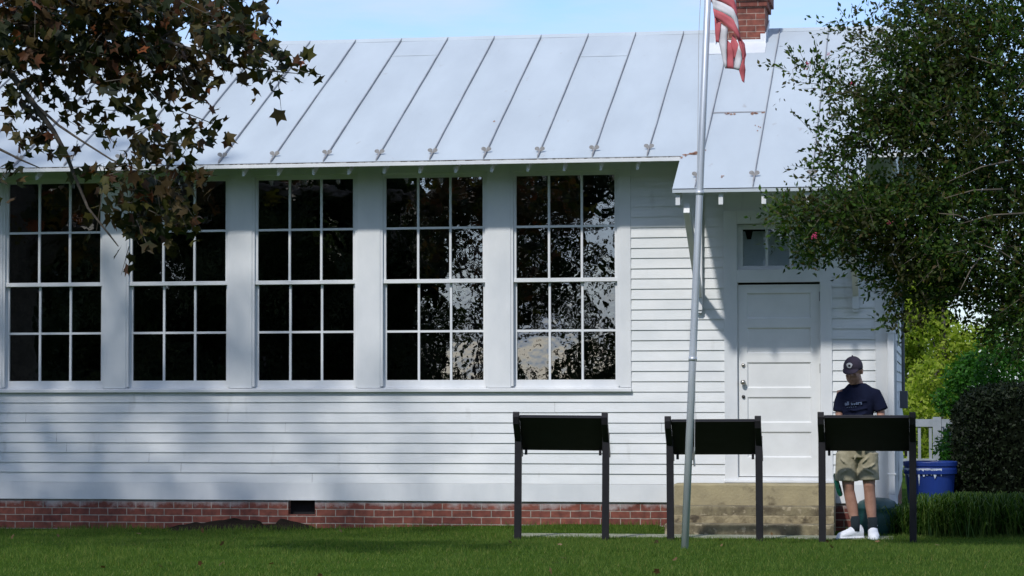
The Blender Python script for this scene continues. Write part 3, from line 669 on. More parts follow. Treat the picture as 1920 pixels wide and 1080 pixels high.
# ------------------------------------------------------------------ person
PX, PY = -.738, -1.50
def P(x, y, z): return Vector((PX+x, PY+y, GZ+.01+z))
pe = thing('person', 'man in dark cap, navy T-shirt, khaki shorts and white trainers standing behind the right-hand sign', 'person', P(0,0,-.01))
b = MB()
def limb(mb, pts, rad, n=14): mb.tube([P(*p) for p in pts], rad, n)
hd = Matrix.Rotation(R_(-14),3,'Z') @ Matrix.Rotation(R_(13),3,'X')    # head turned a little and bent down
HC = P(.012,-.035,1.655)
def HP(x, y, z): return HC + hd @ (Vector((x,y,z))*1.09)
def hell(mb, c, r, n=12):
    rr = []
    for k in range(n+1):
        a = math.pi*k/n; zz = -math.cos(a)*r[2]; s = max(math.sin(a),1e-3)
        rr.append([HP(c[0]+r[0]*s*math.cos(t), c[1]+r[1]*s*math.sin(t), c[2]+zz) for t in [2*math.pi*i/20 for i in range(20)]])
    mb.rings(rr)
hell(b, (0,.012,.03), (.076,.094,.095)); hell(b, (0,-.018,-.045), (.064,.070,.078)); hell(b, (0,-.058,-.098), (.026,.022,.020))
hell(b, (0,-.092,-.018), (.013,.020,.024), 8); hell(b, (0,-.080,.018), (.045,.014,.010), 8); hell(b, (.078,.015,-.005), (.012,.022,.034), 8); hell(b, (-.078,.015,-.005), (.012,.022,.034), 8)
hell(b, (0,-.079,-.062), (.024,.012,.007), 8); hell(b, (0,-.077,-.073), (.020,.012,.008), 8); hell(b,(.036,-.062,-.03),(.02,.018,.018),8); hell(b,(-.036,-.062,-.03),(.02,.018,.018),8)
limb(b, [(.055,.03,1.42),(.050,.018,1.50),(.040,.010,1.55),(.018,.0,1.63)], [.10,.072,.062,.062])
b.ell([(PX+x, PY+y, GZ+.01+z, rx, ry) for x,y,z,rx,ry in [(.035,.01,.86,.10,.08),(.035,.01,.93,.155,.105),(.04,.01,1.05,.145,.10),(.05,.01,1.2,.15,.10),(.06,.015,1.36,.17,.105),(.065,.02,1.45,.15,.085),(.055,.025,1.50,.08,.06)]])
limb(b, [(-.10,.02,1.455),(-.120,.0,1.34),(-.128,-.01,1.20)], [.052,.046,.040])
limb(b, [(-.128,-.01,1.20),(-.10,-.10,1.10),(-.06,-.19,1.06)], [.040,.036,.026])
limb(b, [(.230,.02,1.44),(.265,.01,1.33),(.282,.01,1.21)], [.052,.046,.040])
limb(b, [(.282,.01,1.21),(.24,-.09,1.11),(.17,-.19,1.07)], [.040,.036,.026])
for sx, w0 in ((1,(-.06,-.19,1.06)),(-1,(.17,-.19,1.07))):
    pc = Vector(w0)+Vector((sx*.035,-.045,-.01)); limb(b, [w0, pc, pc+Vector((sx*.012,-.03,-.005))], [(.026,.022),(.030,.036),(.022,.036)], 12)
    for k, L_ in enumerate((.062,.070,.066,.052)):
        o_ = pc+Vector((sx*.010,-.020,.030-.020*k)); limb(b, [o_, o_+Vector((sx*.02,-.5*L_,-.003)), o_+Vector((sx*.045,-.72*L_,-.010)), o_+Vector((sx*.058,-.55*L_,-.018))], [.0095,.009,.0085,.007], 8)
    o_ = pc+Vector((0,.0,.028)); limb(b, [o_, o_+Vector((sx*.015,-.022,.028)), o_+Vector((sx*.035,-.042,.030))], [.011,.010,.008], 8)
# legs: the left of the picture, then the right
limb(b, [(-.055,.0,.90),(-.055,-.01,.70),(-.045,-.015,.53),(-.040,.0,.47),(-.012,.018,.33),(.018,.01,.16),(.026,.0,.08)], [.088,.075,.060,.056,.058,.040,.040])
limb(b, [(.135,.0,.90),(.150,-.01,.70),(.160,-.015,.53),(.163,.0,.47),(.172,.022,.33),(.188,.012,.16),(.192,.0,.08)], [.088,.075,.060,.056,.057,.040,.040])
limb(b, [(.03,.0,.065),(-.03,-.015,.055)], [.028,.024]); limb(b, [(.192,.01,.065),(.194,-.05,.055)], [.028,.024])
b.build('body', SKIN, pe, mods=remesh(.0075,3), smooth=True)
# shirt
s = MB()
s.ell([(PX+x, PY+y, GZ+.01+z, rx, ry) for x,y,z,rx,ry in [(.035,.01,.87,.165,.125),(.037,.01,1.0,.155,.122),(.045,.01,1.15,.150,.120),(.055,.012,1.30,.163,.124),(.062,.018,1.39,.176,.118),(.066,.020,1.45,.155,.100),(.060,.022,1.50,.125,.082),(.052,.020,1.535,.080,.070)]], 28, p=2.3)
def slv(pts, rad): s.tube([P(*p) for p in pts], rad, 16)
slv([(-.040,.02,1.435),(-.095,.015,1.42),(-.122,.0,1.34),(-.134,-.01,1.25)], [.060,.064,.060,.060]); slv([(.17,.02,1.435),(.225,.018,1.42),(.258,.01,1.35),(.292,.0,1.262)], [.062,.068,.064,.066])
for k in range(7):
    z = .95+.07*k; s.tube([P(-.12,-.115+.01*math.sin(k*2),z), P(.02,-.128,z-.02+.02*math.sin(k)), P(.16,-.112,z+.015*math.cos(k*1.7))], [.006,.011,.006], 8)
shirt = s.build('shirt', NAVY, pe, mods=remesh(.009,12), smooth=True)
# shorts
s = MB()
s.ell([(PX+x, PY+y, GZ+.01+z, rx, ry) for x,y,z,rx,ry in [(.045,.01,.80,.195,.120),(.042,.01,.88,.182,.128),(.040,.01,.97,.165,.122),(.04,.01,1.0,.160,.118)]], 28, p=2.4)
s.tube([P(-.055,.0,.84),P(-.062,-.004,.72),P(-.066,-.008,.565)], [(.105,.115),(.105,.112),(.112,.108)], 20); s.tube([P(.145,.0,.84),P(.150,-.004,.72),P(.155,-.008,.575)], [(.105,.112),(.100,.108),(.108,.108)], 20)
for k, (xa,za,xb,zb) in enumerate([(-.13,.80,-.04,.72),(.17,.82,.09,.74),(.22,.74,.12,.67),(-.02,.70,-.12,.64),(.04,.84,.01,.74),(.10,.70,.21,.64)]): s.tube([P(xa,-.105,za),P((xa+xb)/2,-.122,(za+zb)/2),P(xb,-.108,zb)], [.004,.010,.004], 8)
shorts = s.build('shorts', KHAKI, pe, mods=remesh(.009,2), smooth=True)
# cap
s = MB(); rr = []
for k in range(9):
    a = k/8*math.pi/2; rr.append([HP(.088*math.cos(a)*math.cos(t), .010+.104*math.cos(a)*math.sin(t), .035+.098*math.sin(a)) for t in [2*math.pi*i/28 for i in range(28)]])
s.rings([[HP(.086*math.cos(t), .010+.102*math.sin(t), .018) for t in [2*math.pi*i/28 for i in range(28)]]]+rr[:-1]+[[HP(.004*math.cos(t),.01+.004*math.sin(t),.135) for t in [2*math.pi*i/28 for i in range(28)]]])
s.sph(HP(0,.01,.137), .008, 6)
cap = s.build('cap', CAPM, pe, smooth=True)
s = MB(); tp = []; bt = []
for i in range(13):
    t = math.pi*(i/12); x = -.072*math.cos(t); y = -.060-.095*math.sin(t)**.8; z = .030-.022*math.sin(t)-.10*x*x/.072*.0-.35*x*x*6*.3
    tp.append(HP(x, y, z)); bt.append(HP(x, y, z-.005))
inn = [HP(-.072+.144*i/12, -.075-.012*math.sin(math.pi*i/12), .036) for i in range(13)]; inb = [p-Vector((0,0,.006)) for p in inn]
vs = tp+inn+bt+inb; s.add(vs, [(i,i+1,13+i+1,13+i) for i in range(12)]+[(26+i,39+i,39+i+1,26+i+1) for i in range(12)]+[(i,26+i,26+i+1,i+1) for i in range(12)]); s.build('brim', CAPM, cap, smooth=True)
s = MB(); em = [HP(-.004+.027*math.cos(t)*(1+.12*math.sin(3*t)), -.089-.003, .072+.025*math.sin(t)) for t in [2*math.pi*i/14 for i in range(14)]]; s.prism(em, hd@Vector((0,-.006,0))); s.build('emblem', mat('white_badge',(.75,.75,.80)), cap)
s = MB(); s.prism([HP(-.004+.012*math.cos(t), -.0985, .070+.012*math.sin(t)) for t in [2*math.pi*i/5 for i in range(5)]], hd@Vector((0,-.003,0))); s.build('emblem_mark', CAPM, cap)
s = MB(); s.tube([HP(.078*math.cos(R_(a)), .012+.094*math.sin(R_(a)), -.004) for a in range(5,176,17)], [.010]*11, 8); s.tube([HP(.07*math.cos(R_(a)), .012+.09*math.sin(R_(a)), -.028) for a in range(25,156,13)], [.012]*11, 8); s.build('hair', HAIR, pe, smooth=True)
for xx in (-.030,.030): s = MB(); s.sph(HP(xx,-.074,.004), .008, 6); s.build('eye', EYE, pe, smooth=True)
# shirt print
def text_mesh(body, size, loc, rotx, m, parent, ext=.002, name='lettering', sx=1, rot=0):
    cu = bpy.data.curves.new(name,'FONT'); cu.body = body; cu.size = size; cu.extrude = ext; cu.align_x = 'CENTER'; cu.align_y = 'CENTER'
    t = bpy.data.objects.new(name, cu); COL.objects.link(t); bpy.context.view_layer.update()
    me = bpy.data.meshes.new_from_object(t.evaluated_get(bpy.context.evaluated_depsgraph_get())); bpy.data.objects.remove(t)
    me.materials.clear(); me.materials.append(m)
    M = Matrix.Translation(Vector(loc)-base_of(parent)) @ Matrix.Rotation(rotx,4,'X') @ Matrix.Rotation(rot,4,'Z') @ Matrix.Diagonal((sx,1,1,1)); me.transform(M)
    o = bpy.data.objects.new(name, me); COL.objects.link(o); o.parent = parent; return o
text_mesh('all users', .052, P(.015,-.122,1.335), math.pi/2, PRINT, shirt, .006, rot=R_(3))
text_mesh('- - - - -', .035, P(-.005,-.122,1.300), math.pi/2, PRINT, shirt, .006, rot=R_(4), name='small_lettering')
# socks and trainers
for (x, z0, z1) in ((.022,.07,.20),(.191,.07,.19)):
    s = MB(); s.tube([P(x,.0,z0),P(x,.004,z0+.06),P(x-(.006 if x<.1 else .002),.008,z1+.02)], [.047,.045,.047], 16); s.build('sock', SOCK, pe, smooth=True)
def shoe(hx, hy, ang):
    d = Vector((math.sin(ang), -math.cos(ang), 0)); sd = Vector((-d.y, d.x, 0)); s = MB()
    def ring(t, w_, h0, h1, n=14):
        c = P(hx, hy, 0)+d*t
        return [c+sd*w_*1.14*math.cos(2*math.pi*k/n)+Vector((0,0,h0+(h1*1.15-h0)*(.5+.5*math.sin(2*math.pi*k/n)))) for k in range(n)]
    s.rings([ring(t,w_,-.008,h) for t,w_,h in [(-.075,.012,.05),(-.068,.034,.10),(-.03,.042,.128),(.01,.044,.130),(.045,.044,.105),(.09,.048,.080),(.14,.050,.066),(.18,.042,.054),(.205,.022,.035)]])
    s.rings([ring(t,w_,-.010,.022) for t,w_ in [(-.082,.014),(-.07,.04),(0,.046),(.06,.048),(.13,.055),(.18,.048),(.212,.024)]])
    for k in range(4): c = P(hx,hy,.115-.014*k)+d*(.04+.026*k); s.tube([c-sd*.026, c+Vector((0,0,.006)), c+sd*.026], .005, 6)
    s.tube([P(hx,hy,.125)-d*.055, P(hx,hy,.128)-d*.0+sd*.042, P(hx,hy,.128)+d*.035], .009, 8); s.tube([P(hx,hy,.125)-d*.055, P(hx,hy,.128)-d*.0-sd*.042, P(hx,hy,.128)+d*.035], .009, 8)
    s.build('shoe', SHOE, pe, mods=remesh(.006,2), smooth=True)
shoe(.028, .015, R_(-62)); shoe(.192, .02, R_(5))
# furled umbrella carried at his hip
um = thing('umbrella', 'short furled green umbrella hanging beside the man\'s bare leg', 'umbrella', P(-.13,.07,.42))
m = MB(); m.tube([P(-.172,.0,.64),P(-.160,-.01,.56),P(-.138,-.02,.48),P(-.122,-.02,.43),P(-.119,-.02,.415)], [.018,.026,.028,.024,.012], 12); m.build('canopy', DGREEN, um, smooth=True)
m = MB(); m.tube([P(-.150,.02,.64),P(-.160,.03,.74),P(-.150,.06,.86)], .007, 6); m.build('strap', BLACKHW, um)

# ------------------------------------------------------------------ bin, tub, rear railing
bn = thing('recycling_bin', 'round blue plastic bin with a pale liner, beside the right corner of the schoolhouse', 'bin', (.02,.95,GZ))
m = MB(); m.lathe((.02,.95,0), [(.01,-.02),(.215,-.02),(.222,.0),(.262,.60),(.285,.605),(.287,.66),(.278,.665),(.275,.685),(.288,.69),(.290,.735),(.27,.74),(.255,.70),(.2,.1),(.01,.08)], 40); m.build('body', BLUEP, bn, smooth=False, bevel=.004)
m = MB(); n = 72; vs = []
for i in range(n+1):
    a = math.pi*(.62+1.02*i/n); dp = .035+.10*abs(mnoise.noise(Vector((i*.31,2,0))))+(.14 if i in (20,21,33,52) else 0)
    for k, (r, z) in enumerate([(.291,.668),(.288,.655),(.281-.02*dp,.655-dp*.5),(.279-.04*dp,.655-dp)]):
        r += .005*mnoise.noise(Vector((i*.9,k*3,1))); vs.append((.02+r*math.cos(a), .95+r*math.sin(a), z))
m.add(vs, [(i*4+k,i*4+k+1,i*4+k+5,i*4+k+4) for i in range(n) for k in range(3)]); m.build('liner', BAG, bn, smooth=True)
tb_ = MB(); tb_.lathe((-.52,-.55,GZ), [(.01,-.02),(.18,-.02),(.205,.05),(.215,.20),(.210,.25),(.217,.26),(.215,.28),(.18,.335),(.11,.365),(.02,.375)], 36)
o = tb_.build('garden_tub', TEAL, smooth=True); tag(o, 'dark green domed plastic tub on the ground behind the man\'s legs', 'tub')
rl = thing('porch_railing', 'white wooden railing with square balusters far behind the blue bin', 'railing', (1.0,13,0))
p0 = at(1716,790,13); p1 = at(1782,790,13); pz = lambda v: at(1740,v,13).z
m = MB(); m.box(p0.x-1.2,p1.x+.35,12.95,13.05,pz(800),pz(786)); m.build('top_rail', RAILW, rl)
m = MB(); m.box(p0.x-1.2,p1.x+.35,12.96,13.04,pz(868),pz(860)); m.build('bottom_rail', RAILW, rl)
for k in range(13): xx = p0.x-1.15+k*.17; MB().box(xx,xx+.045,12.97,13.03,pz(862),pz(798)).build('baluster', RAILW, rl)
for xx in (p0.x+.27, p0.x-1.2): MB().box(xx,xx+.13,12.93,13.07,-.2,pz(782)).build('post', RAILW, rl)
m = MB()
for k in range(7): zz = pz(868)+k*.085; m.box(p1.x-.20,p1.x+.9,13.2,13.22,zz,zz+.05)
m.build('louvre_panel', RAILW, rl)

# ------------------------------------------------------------------ foliage
LEAF4 = np.array([[0,0,0],[.45,.24,.05],[1,0,-.06],[.45,-.24,.05]]); F4 = np.array([[0,1,2,3]])
def maple_tmpl():
    pts = []                      # five pointed lobes
    for k, (a, r) in enumerate([(-150,.22),(-126,.44),(-98,.33),(-58,.64),(-30,.40),(-9,.52),(0,.80),(9,.52),(30,.40),(58,.64),(98,.33),(126,.44),(150,.22)]):
        pts.append((r*math.cos(R_(a))+.12, r*math.sin(R_(a)), .10*r*r*(1 if k%2 else -.6)))
    c = [(.12,0,-.03)]
    V = np.array(c+pts); n = len(pts); Fc = np.array([[0,1+i,1+(i+1)%n] for i in range(n)]); return V, Fc
MT, MF = maple_tmpl(); MT2 = MT.copy(); MT2[:,2] = -.55*np.abs(MT[:,1])**1.3-.35*MT[:,0]**2; MT2[:,1] *= .86   # a folded, drooping leaf
def twig_leaves(starts, dirs, lens, per, size, rs, droop=.3, spread=.05, spread_dir=.8):
    n = len(starts); t = (np.arange(per)+rs.rand(n,per))/per
    d = dirs/np.linalg.norm(dirs,axis=1)[:,None]
    P_ = starts[:,None,:]+d[:,None,:]*(lens[:,None]*t)[...,None]; P_[...,2] -= droop*(lens[:,None]*t)**2
    P_ = P_.reshape(-1,3)+rs.normal(size=(n*per,3))*spread
    D_ = np.repeat(d,per,0)+rs.normal(size=(n*per,3))*spread_dir
    return P_, D_, size*rs.uniform(.65,1.25,n*per)
def in_blob(c, r, n, rs, shell=0.0):
    q = rs.normal(size=(n,3)); q /= np.linalg.norm(q,axis=1)[:,None]; rad = (shell+(1-shell)*rs.rand(n))**(1/2.2)
    return np.array(c)+q*rad[:,None]*np.array(r)
def twig_mesh(mb, s, d, l, r0=.004):
    mb.tube([s, Vector(s)+Vector(d).normalized()*l*.55-Vector((0,0,.04*l)), Vector(s)+Vector(d).normalized()*l-Vector((0,0,.25*l*l))], [r0,r0*.7,r0*.3], 4, cap=False)

# crape myrtle on the right
def crape_myrtle():
    rs = np.random.RandomState(21); base = (1.95,-4.6,GZ+.09)
    T_ = thing('crape_myrtle', 'dark green crape myrtle with a few pink blossoms overhanging the right end of the schoolhouse', 'tree', base)
    Y0 = -4.8
    blobs = [ # u, v, ru, rv, depth, rel. density
     (1880,50,130,110,1.1,1),(1790,110,110,100,.9,1),(1715,110,80,80,.7,.9),(1660,90,60,60,.5,.55),(1700,30,50,50,.5,.5),(1740,20,60,60,.5,.7),(1610,60,34,40,.35,.30),(1590,45,22,22,.3,.25),
     (1840,230,140,110,1.2,1),(1740,210,100,80,.9,.9),(1660,210,70,60,.6,1),(1610,175,50,34,.5,.8),(1560,165,36,22,.35,.55),(1520,140,28,22,.3,.45),(1490,130,20,10,.2,.35),(1550,120,20,20,.2,.35),
     (1700,255,90,40,.7,1.2),(1620,238,55,26,.5,.9),(1575,225,34,18,.35,.35),(1560,300,36,44,.4,.45),(1590,330,40,50,.4,.65),(1535,330,26,30,.3,.35),(1610,290,30,30,.3,.5),(1540,252,20,14,.2,.25),
     (1880,350,130,110,1.2,.9),(1780,360,80,60,.8,1.2),(1700,385,100,50,.9,1.6),(1610,400,100,50,.8,1.6),(1525,405,66,30,.5,1.3),(1475,395,32,18,.4,1.0),(1575,455,60,34,.6,1.2),(1520,450,26,36,.35,.7),(1535,485,26,18,.3,.6),
     (1640,450,60,44,.6,1.1),(1740,460,90,60,.8,1.2),(1830,450,110,80,1.0,.8),(1910,470,90,100,1.0,.6),(1625,500,36,22,.4,.6),(1640,520,26,26,.3,.5),(1700,530,40,50,.5,1.2),(1760,530,80,44,.7,1.0),(1860,555,90,52,.8,.9),(1690,600,22,34,.3,.7),(1720,585,36,22,.4,.7),(1915,590,66,76,.8,.9),(1665,480,30,30,.3,.4),(1890,630,40,34,.6,.6),
     (2080,250,180,260,1.5,.5),(1980,-140,220,160,1.5,.5),(1800,-90,120,80,1.0,.5),(2060,480,150,120,1.3,.6)]
    Vs = []; Fs = []; off = 0; tw = MB(); cnt = 0
    for (u,v,ru,rv,dp,de) in blobs:
        k = 1/214.0; Yb = Y0+rs.uniform(-.45,.45)
        c = at(u,v,Yb); r = (ru*k, dp*.75, rv*k)
        n = int(ru*rv*(.040 if de >= .6 else .028)*de*(.6+.4*dp))+5
        s = in_blob(c, r, n, rs); d = rs.normal(size=(n,3))+np.array([-.35,-.3,.35])+.9*(s-np.array(c))/np.array(r)
        l = rs.uniform(.13,.30,n)*(1.15 if de < .6 else 1)
        P_, D_, S_ = twig_leaves(s, d, l, 11, .052, rs, droop=.5, spread=.014, spread_dir=.75)
        P_, D_, S_ = P_, D_, S_
        V, Fc = scatter(P_, frames(D_, rs), S_, LEAF4, F4); Vs.append(V); Fs.append(Fc+off); off += len(V)
        for i in range(0, n, 2 if de < .6 else 5): twig_mesh(tw, s[i], d[i], float(l[i]), .003)
    V = np.concatenate(Vs); Fc = np.concatenate(Fs)
    mesh_from_arrays('crown', V, Fc, MYRTLE, T_)
    tk = MB(); b0 = Vector(base)
    for k, (u,v) in enumerate([(1560,160),(1500,400),(1660,120),(1640,470),(1760,60),(1850,420),(1700,560),(1800,300)]):
        e = at(u+14,v+4,Y0+.15*math.sin(k*2)); m1 = b0.lerp(e,.38)+Vector((.25,0,1.15)); m0 = b0+Vector((.08*math.cos(k*1.3),.08*math.sin(k*1.3),0))
        m2 = m1.lerp(e,.5)+Vector((0,0,.18))
        tk.tube([m0-Vector((0,0,.2)), m0.lerp(m1,.5)+Vector((.25,0,.1)), m1, m2, e], [.045,.036,.022,.011,.004], 8)
        tk.tube([m2, m2+Vector((-.35,-.1,.25)), m2+Vector((-.6,-.15,.3))], [.010,.006,.003], 6)
    for (u0,v0,u1,v1) in ((1920,155,1820,105),(1880,355,1770,372),(1920,500,1830,455),(1840,480,1800,545),(1900,300,1780,340),(1830,420,1760,400),(1920,400,1800,420)):
        a = at(u0,v0,Y0-.75); c = at(u1,v1,Y0-.95); tk.tube([a, a.lerp(c,.5)+Vector((0,0,.03)), c], [.009,.006,.003], 6)
    tk.build('trunk', MBARK, T_, smooth=True); tw.build('twigs', MBARK, T_)
    fl = MB()
    for (u,v,rr) in ((1598,157,.026),(1515,120,.022),(1528,443,.034),(1667,418,.020),(1553,102,.018),(1576,135,.015),(1512,130,.014)):
        c = at(u,v,Y0-.85 if v > 300 else Y0-.55)
        for k in range(16): p = c+Vector((rs.normal()*rr*.42,rs.normal()*rr*.4,rs.normal()*rr*.42)); fl.sph(p, (rr*.20,rr*.2,rr*.13), 4)
    fl.build('blossoms', FLOWER, T_)
crape_myrtle()

# big maple on the left, its low boughs reaching into view
def maple():
    rs = np.random.RandomState(5); base = (-13.6,-9.2,GZ)
    T_ = thing('maple_tree', 'maple turning brown, its low boughs hanging before the left windows and roof', 'tree', base)
    k = 1/262.0
    blobs = [(40,20,130,90,1.0,1),(170,15,130,60,1.0,1.1),(300,20,100,60,.8,1.0),(395,20,60,50,.6,.8),(470,20,36,40,.4,.5),(90,100,130,60,.9,.9),(215,95,100,60,.8,1.0),(300,90,70,60,.6,.8),(390,70,60,34,.5,.8),(425,60,36,26,.4,.8),
      (320,140,56,30,.5,.8),(260,150,60,30,.5,.5),(360,100,30,30,.3,.5),(450,104,34,16,.25,1.3),(495,112,28,18,.25,1.5),(530,130,24,14,.2,2.2),(405,115,20,14,.2,.5),(370,75,30,22,.3,.4),
      (25,170,70,56,.7,.6),(110,165,70,36,.6,.5),(190,160,56,36,.5,.5),(30,250,60,46,.6,.45),(100,215,60,26,.5,.5),(160,215,60,26,.5,.6),(60,290,34,26,.4,.5),(10,320,36,22,.3,.9),(205,235,36,26,.4,.5),(140,260,50,26,.5,.35),
      (260,250,34,34,.35,.9),(280,240,20,20,.2,.6),(330,205,22,14,.2,.5),(360,220,24,14,.2,.6),(395,228,22,10,.2,.6),(330,265,24,12,.2,.4),(392,268,12,10,.1,.6),(345,290,24,18,.25,.7),(250,300,40,22,.4,.6),
      (195,335,44,30,.4,.9),(250,355,60,36,.5,1.0),(305,350,50,30,.4,.8),(235,400,34,36,.35,.9),(290,400,40,34,.35,.9),(320,420,22,20,.2,.8),(245,455,18,18,.2,.7),(215,385,20,20,.2,.6),(370,320,18,12,.2,.5)]
    Vs = []; Fs = []; off = 0; tw = MB()
    for (u,v,ru,rv,dp,de) in blobs:
        c = at(u,v,-8.2+rs.uniform(-.5,.5)); r = (ru*k, dp*.8, rv*k); n = max(2,int(ru*rv*(.0092 if de > .75 else .0058)*de))
        s = in_blob(c, r, n, rs); d = rs.normal(size=(n,3))*.7+np.array([.8,0,-.1])
        l = rs.uniform(.15,.35,n); P_, D_, S_ = twig_leaves(s, d, l, 4, .108, rs, droop=.3, spread=.035, spread_dir=.9)
        D_[:,2] -= .5
        FR = frames(D_, rs); hf = len(P_)//2
        for sl, tm in ((slice(0,hf), MT), (slice(hf,None), MT2)):
            V, Fc = scatter(P_[sl], FR[sl], S_[sl], tm, MF); Vs.append(V); Fs.append(Fc+off); off += len(V)
        for i in range(0,n,2): twig_mesh(tw, s[i], d[i], float(l[i]), .004)
    # the rest of the crown, above and left of the picture
    n = 4000; c = np.array([-13.6,-8.6,7.6]); q = rs.normal(size=(n,3)); q /= np.linalg.norm(q,axis=1)[:,None]
    Pc = c+q*(rs.rand(n)**(1/2.4))[:,None]*np.array([6.6,4.6,4.4])
    dn = np.array([mnoise.noise(Vector(p*.55)) for p in Pc]); Pc = Pc[dn > -.9]
    d = np.stack([Pc[:,0],Pc[:,1]+CD,Pc[:,2]-CH],1); yaw = np.arctan2(d[:,0],d[:,1])+YAW; hor = np.hypot(d[:,0],d[:,1])
    Pc = Pc[~((yaw > -.222) & (d[:,2]/hor < .165))]
    V, Fc = scatter(Pc, rotm(len(Pc),rs), rs.uniform(.22,.34,len(Pc)), MT, MF); Vs.append(V); Fs.append(Fc+off); off += len(V)
    mesh_from_arrays('crown', np.concatenate(Vs), np.concatenate(Fs), MAPLE, T_)
    tk = MB(); b0 = Vector(base)
    tk.tube([b0-Vector((0,0,.3)), b0+Vector((0,0,1)), b0+Vector((.1,.1,4)), b0+Vector((-.1,.2,7)), b0+Vector((0,.1,10.3))], [.42,.33,.26,.16,.05], 14)
    for k_ in range(10):
        a = k_*2.4; z0 = 3.2+k_*.6; e = b0+Vector((4.6*math.cos(a), 3.4*math.sin(a), z0+2.2)); s0 = b0+Vector((.08,.1,z0)); tk.tube([s0, s0.lerp(e,.5)+Vector((0,0,.5)), e], [.13,.07,.02], 8)
    tk.build('trunk', BARK, T_, smooth=True)
    bo = MB(); Yb = -8.2
    def bough(pts, r0, r1):
        n = len(pts); bo.tube([at(u,v,Yb+dy) for u,v,dy in pts], [r0+(r1-r0)*i/(n-1) for i in range(n)], 7)
    s0 = b0+Vector((.1,.1,3.6)); e0 = at(-60,60,Yb); bo.tube([s0, s0.lerp(e0,.5)+Vector((0,0,.6)), e0], [.11,.08,.045], 8)
    bough([(-60,60,0),(0,110,.05),(60,190,0),(100,245,0),(125,290,.05),(140,330,.1),(165,390,.1),(205,440,.1),(222,462,.1)], .030, .004)
    bough([(-60,60,0),(80,30,.1),(200,40,0),(300,75,0),(400,105,-.1),(470,130,-.1),(560,138,-.1)], .028, .003)
    bough([(200,40,0),(240,120,.1),(290,180,.1),(330,205,.1),(400,232,.1)], .014, .003)
    bough([(60,190,0),(110,235,-.1),(150,262,-.1),(210,300,-.1),(290,330,-.1),(300,390,-.1)], .012, .003)
    bough([(-60,60,0),(-80,200,.2),(-20,270,.2),(40,300,.2),(75,315,.2)], .02, .004)
    bough([(300,75,0),(360,30,.1),(430,15,.1),(490,20,.1)], .014, .003)
    bo.build('bough', BARK, T_, smooth=True); tw.build('twigs', BARK, T_)
maple()

def leaf_cloud(name, blobs, n, size, m, parent, rs, tmpl=LEAF4, faces=F4, keep=None):
    vol = np.array([r[0]*r[1]*r[2] for c, r in blobs])**.7; vol /= vol.sum(); Vs = []
    Pc = np.concatenate([in_blob(c, r, max(3,int(n*f)), rs, .25) for (c, r), f in zip(blobs, vol)])
    if keep is not None: Pc = Pc[keep(Pc)]
    V, Fc = scatter(Pc, rotm(len(Pc),rs), size*rs.uniform(.6,1.3,len(Pc)), tmpl, faces)
    return mesh_from_arrays(name, V, Fc, m, parent)
def tree(name, label, base, h, r, n, size, m, seed, trunk_r=.18, low=.25, group=None, cat='tree', clear=.0, bark=None):
    rs = np.random.RandomState(seed); T_ = thing(name, label, cat, base, group); bl = []
    for k in range(16):
        a = rs.uniform(0,2*math.pi); z = low+(1-low)*rs.rand(); rr = r*(.75*math.sin(math.pi*min(1,.25+.75*(z-low)/(1-low)))**.7)*rs.uniform(.25,.85)
        s = r*rs.uniform(.28,.46); bl.append(((base[0]+rr*math.cos(a), base[1]+rr*math.sin(a), base[2]+h*z-.4*s), (s,s,s*.8)))
    leaf_cloud('crown', bl, n, size, m, T_, rs)
    tk = MB(); b0 = Vector(base); tk.tube([b0-Vector((0,0,.2)), b0+Vector((0,0,h*.3)), b0+Vector((.05*h*.3,0,h*.6)), b0+Vector((0,0,h*.92))], [trunk_r,trunk_r*.75,trunk_r*.45,trunk_r*.1], 10)
    for c, s in bl[:9]: tk.tube([b0+Vector((0,0,h*.32+rs.rand()*h*.2)), Vector(c)], [trunk_r*.3, trunk_r*.06], 6)
    tk.build('trunk', bark or BARK, T_); return T_
# beyond the bin: yellow-green tree, green bush
c = at(1765,700,16); tree('yellow_green_tree', 'sunlit yellow-green tree beyond the right corner of the schoolhouse', (c.x,16,0), 3.9, 1.25, 15000, .10, YELLOWG, 31, .09, .12)
c = at(1700,700,22); tree('yellow_green_tree', 'pale yellow-green tree farther off, just right of the building corner', (c.x+.1,22,0), 4.3, 1.2, 9000, .11, YELLOWG, 35, .09, .12)
c = at(1870,720,9); tree('green_shrub', 'bright green shrub rising behind the dark clipped hedge', (c.x+.2,9,0), 2.35, 1.25, 16000, .075, BRIGHTG, 32, .05, .08, cat='shrub')
c = at(1775,740,10); c.x += .3; tree('green_shrub', 'mid-green shrub between the yellow-green tree and the hedge', (c.x,17,0), 2.2, .62, 6000, .075, BRIGHTG, 36, .05, .1, cat='shrub')
c = at(1900,560,34); tree('far_tree', 'distant green tree seen under the crape myrtle branches', (c.x+1.5,34,0), 5.5, 2.6, 7000, .2, WOODS, 37, .15, .2)
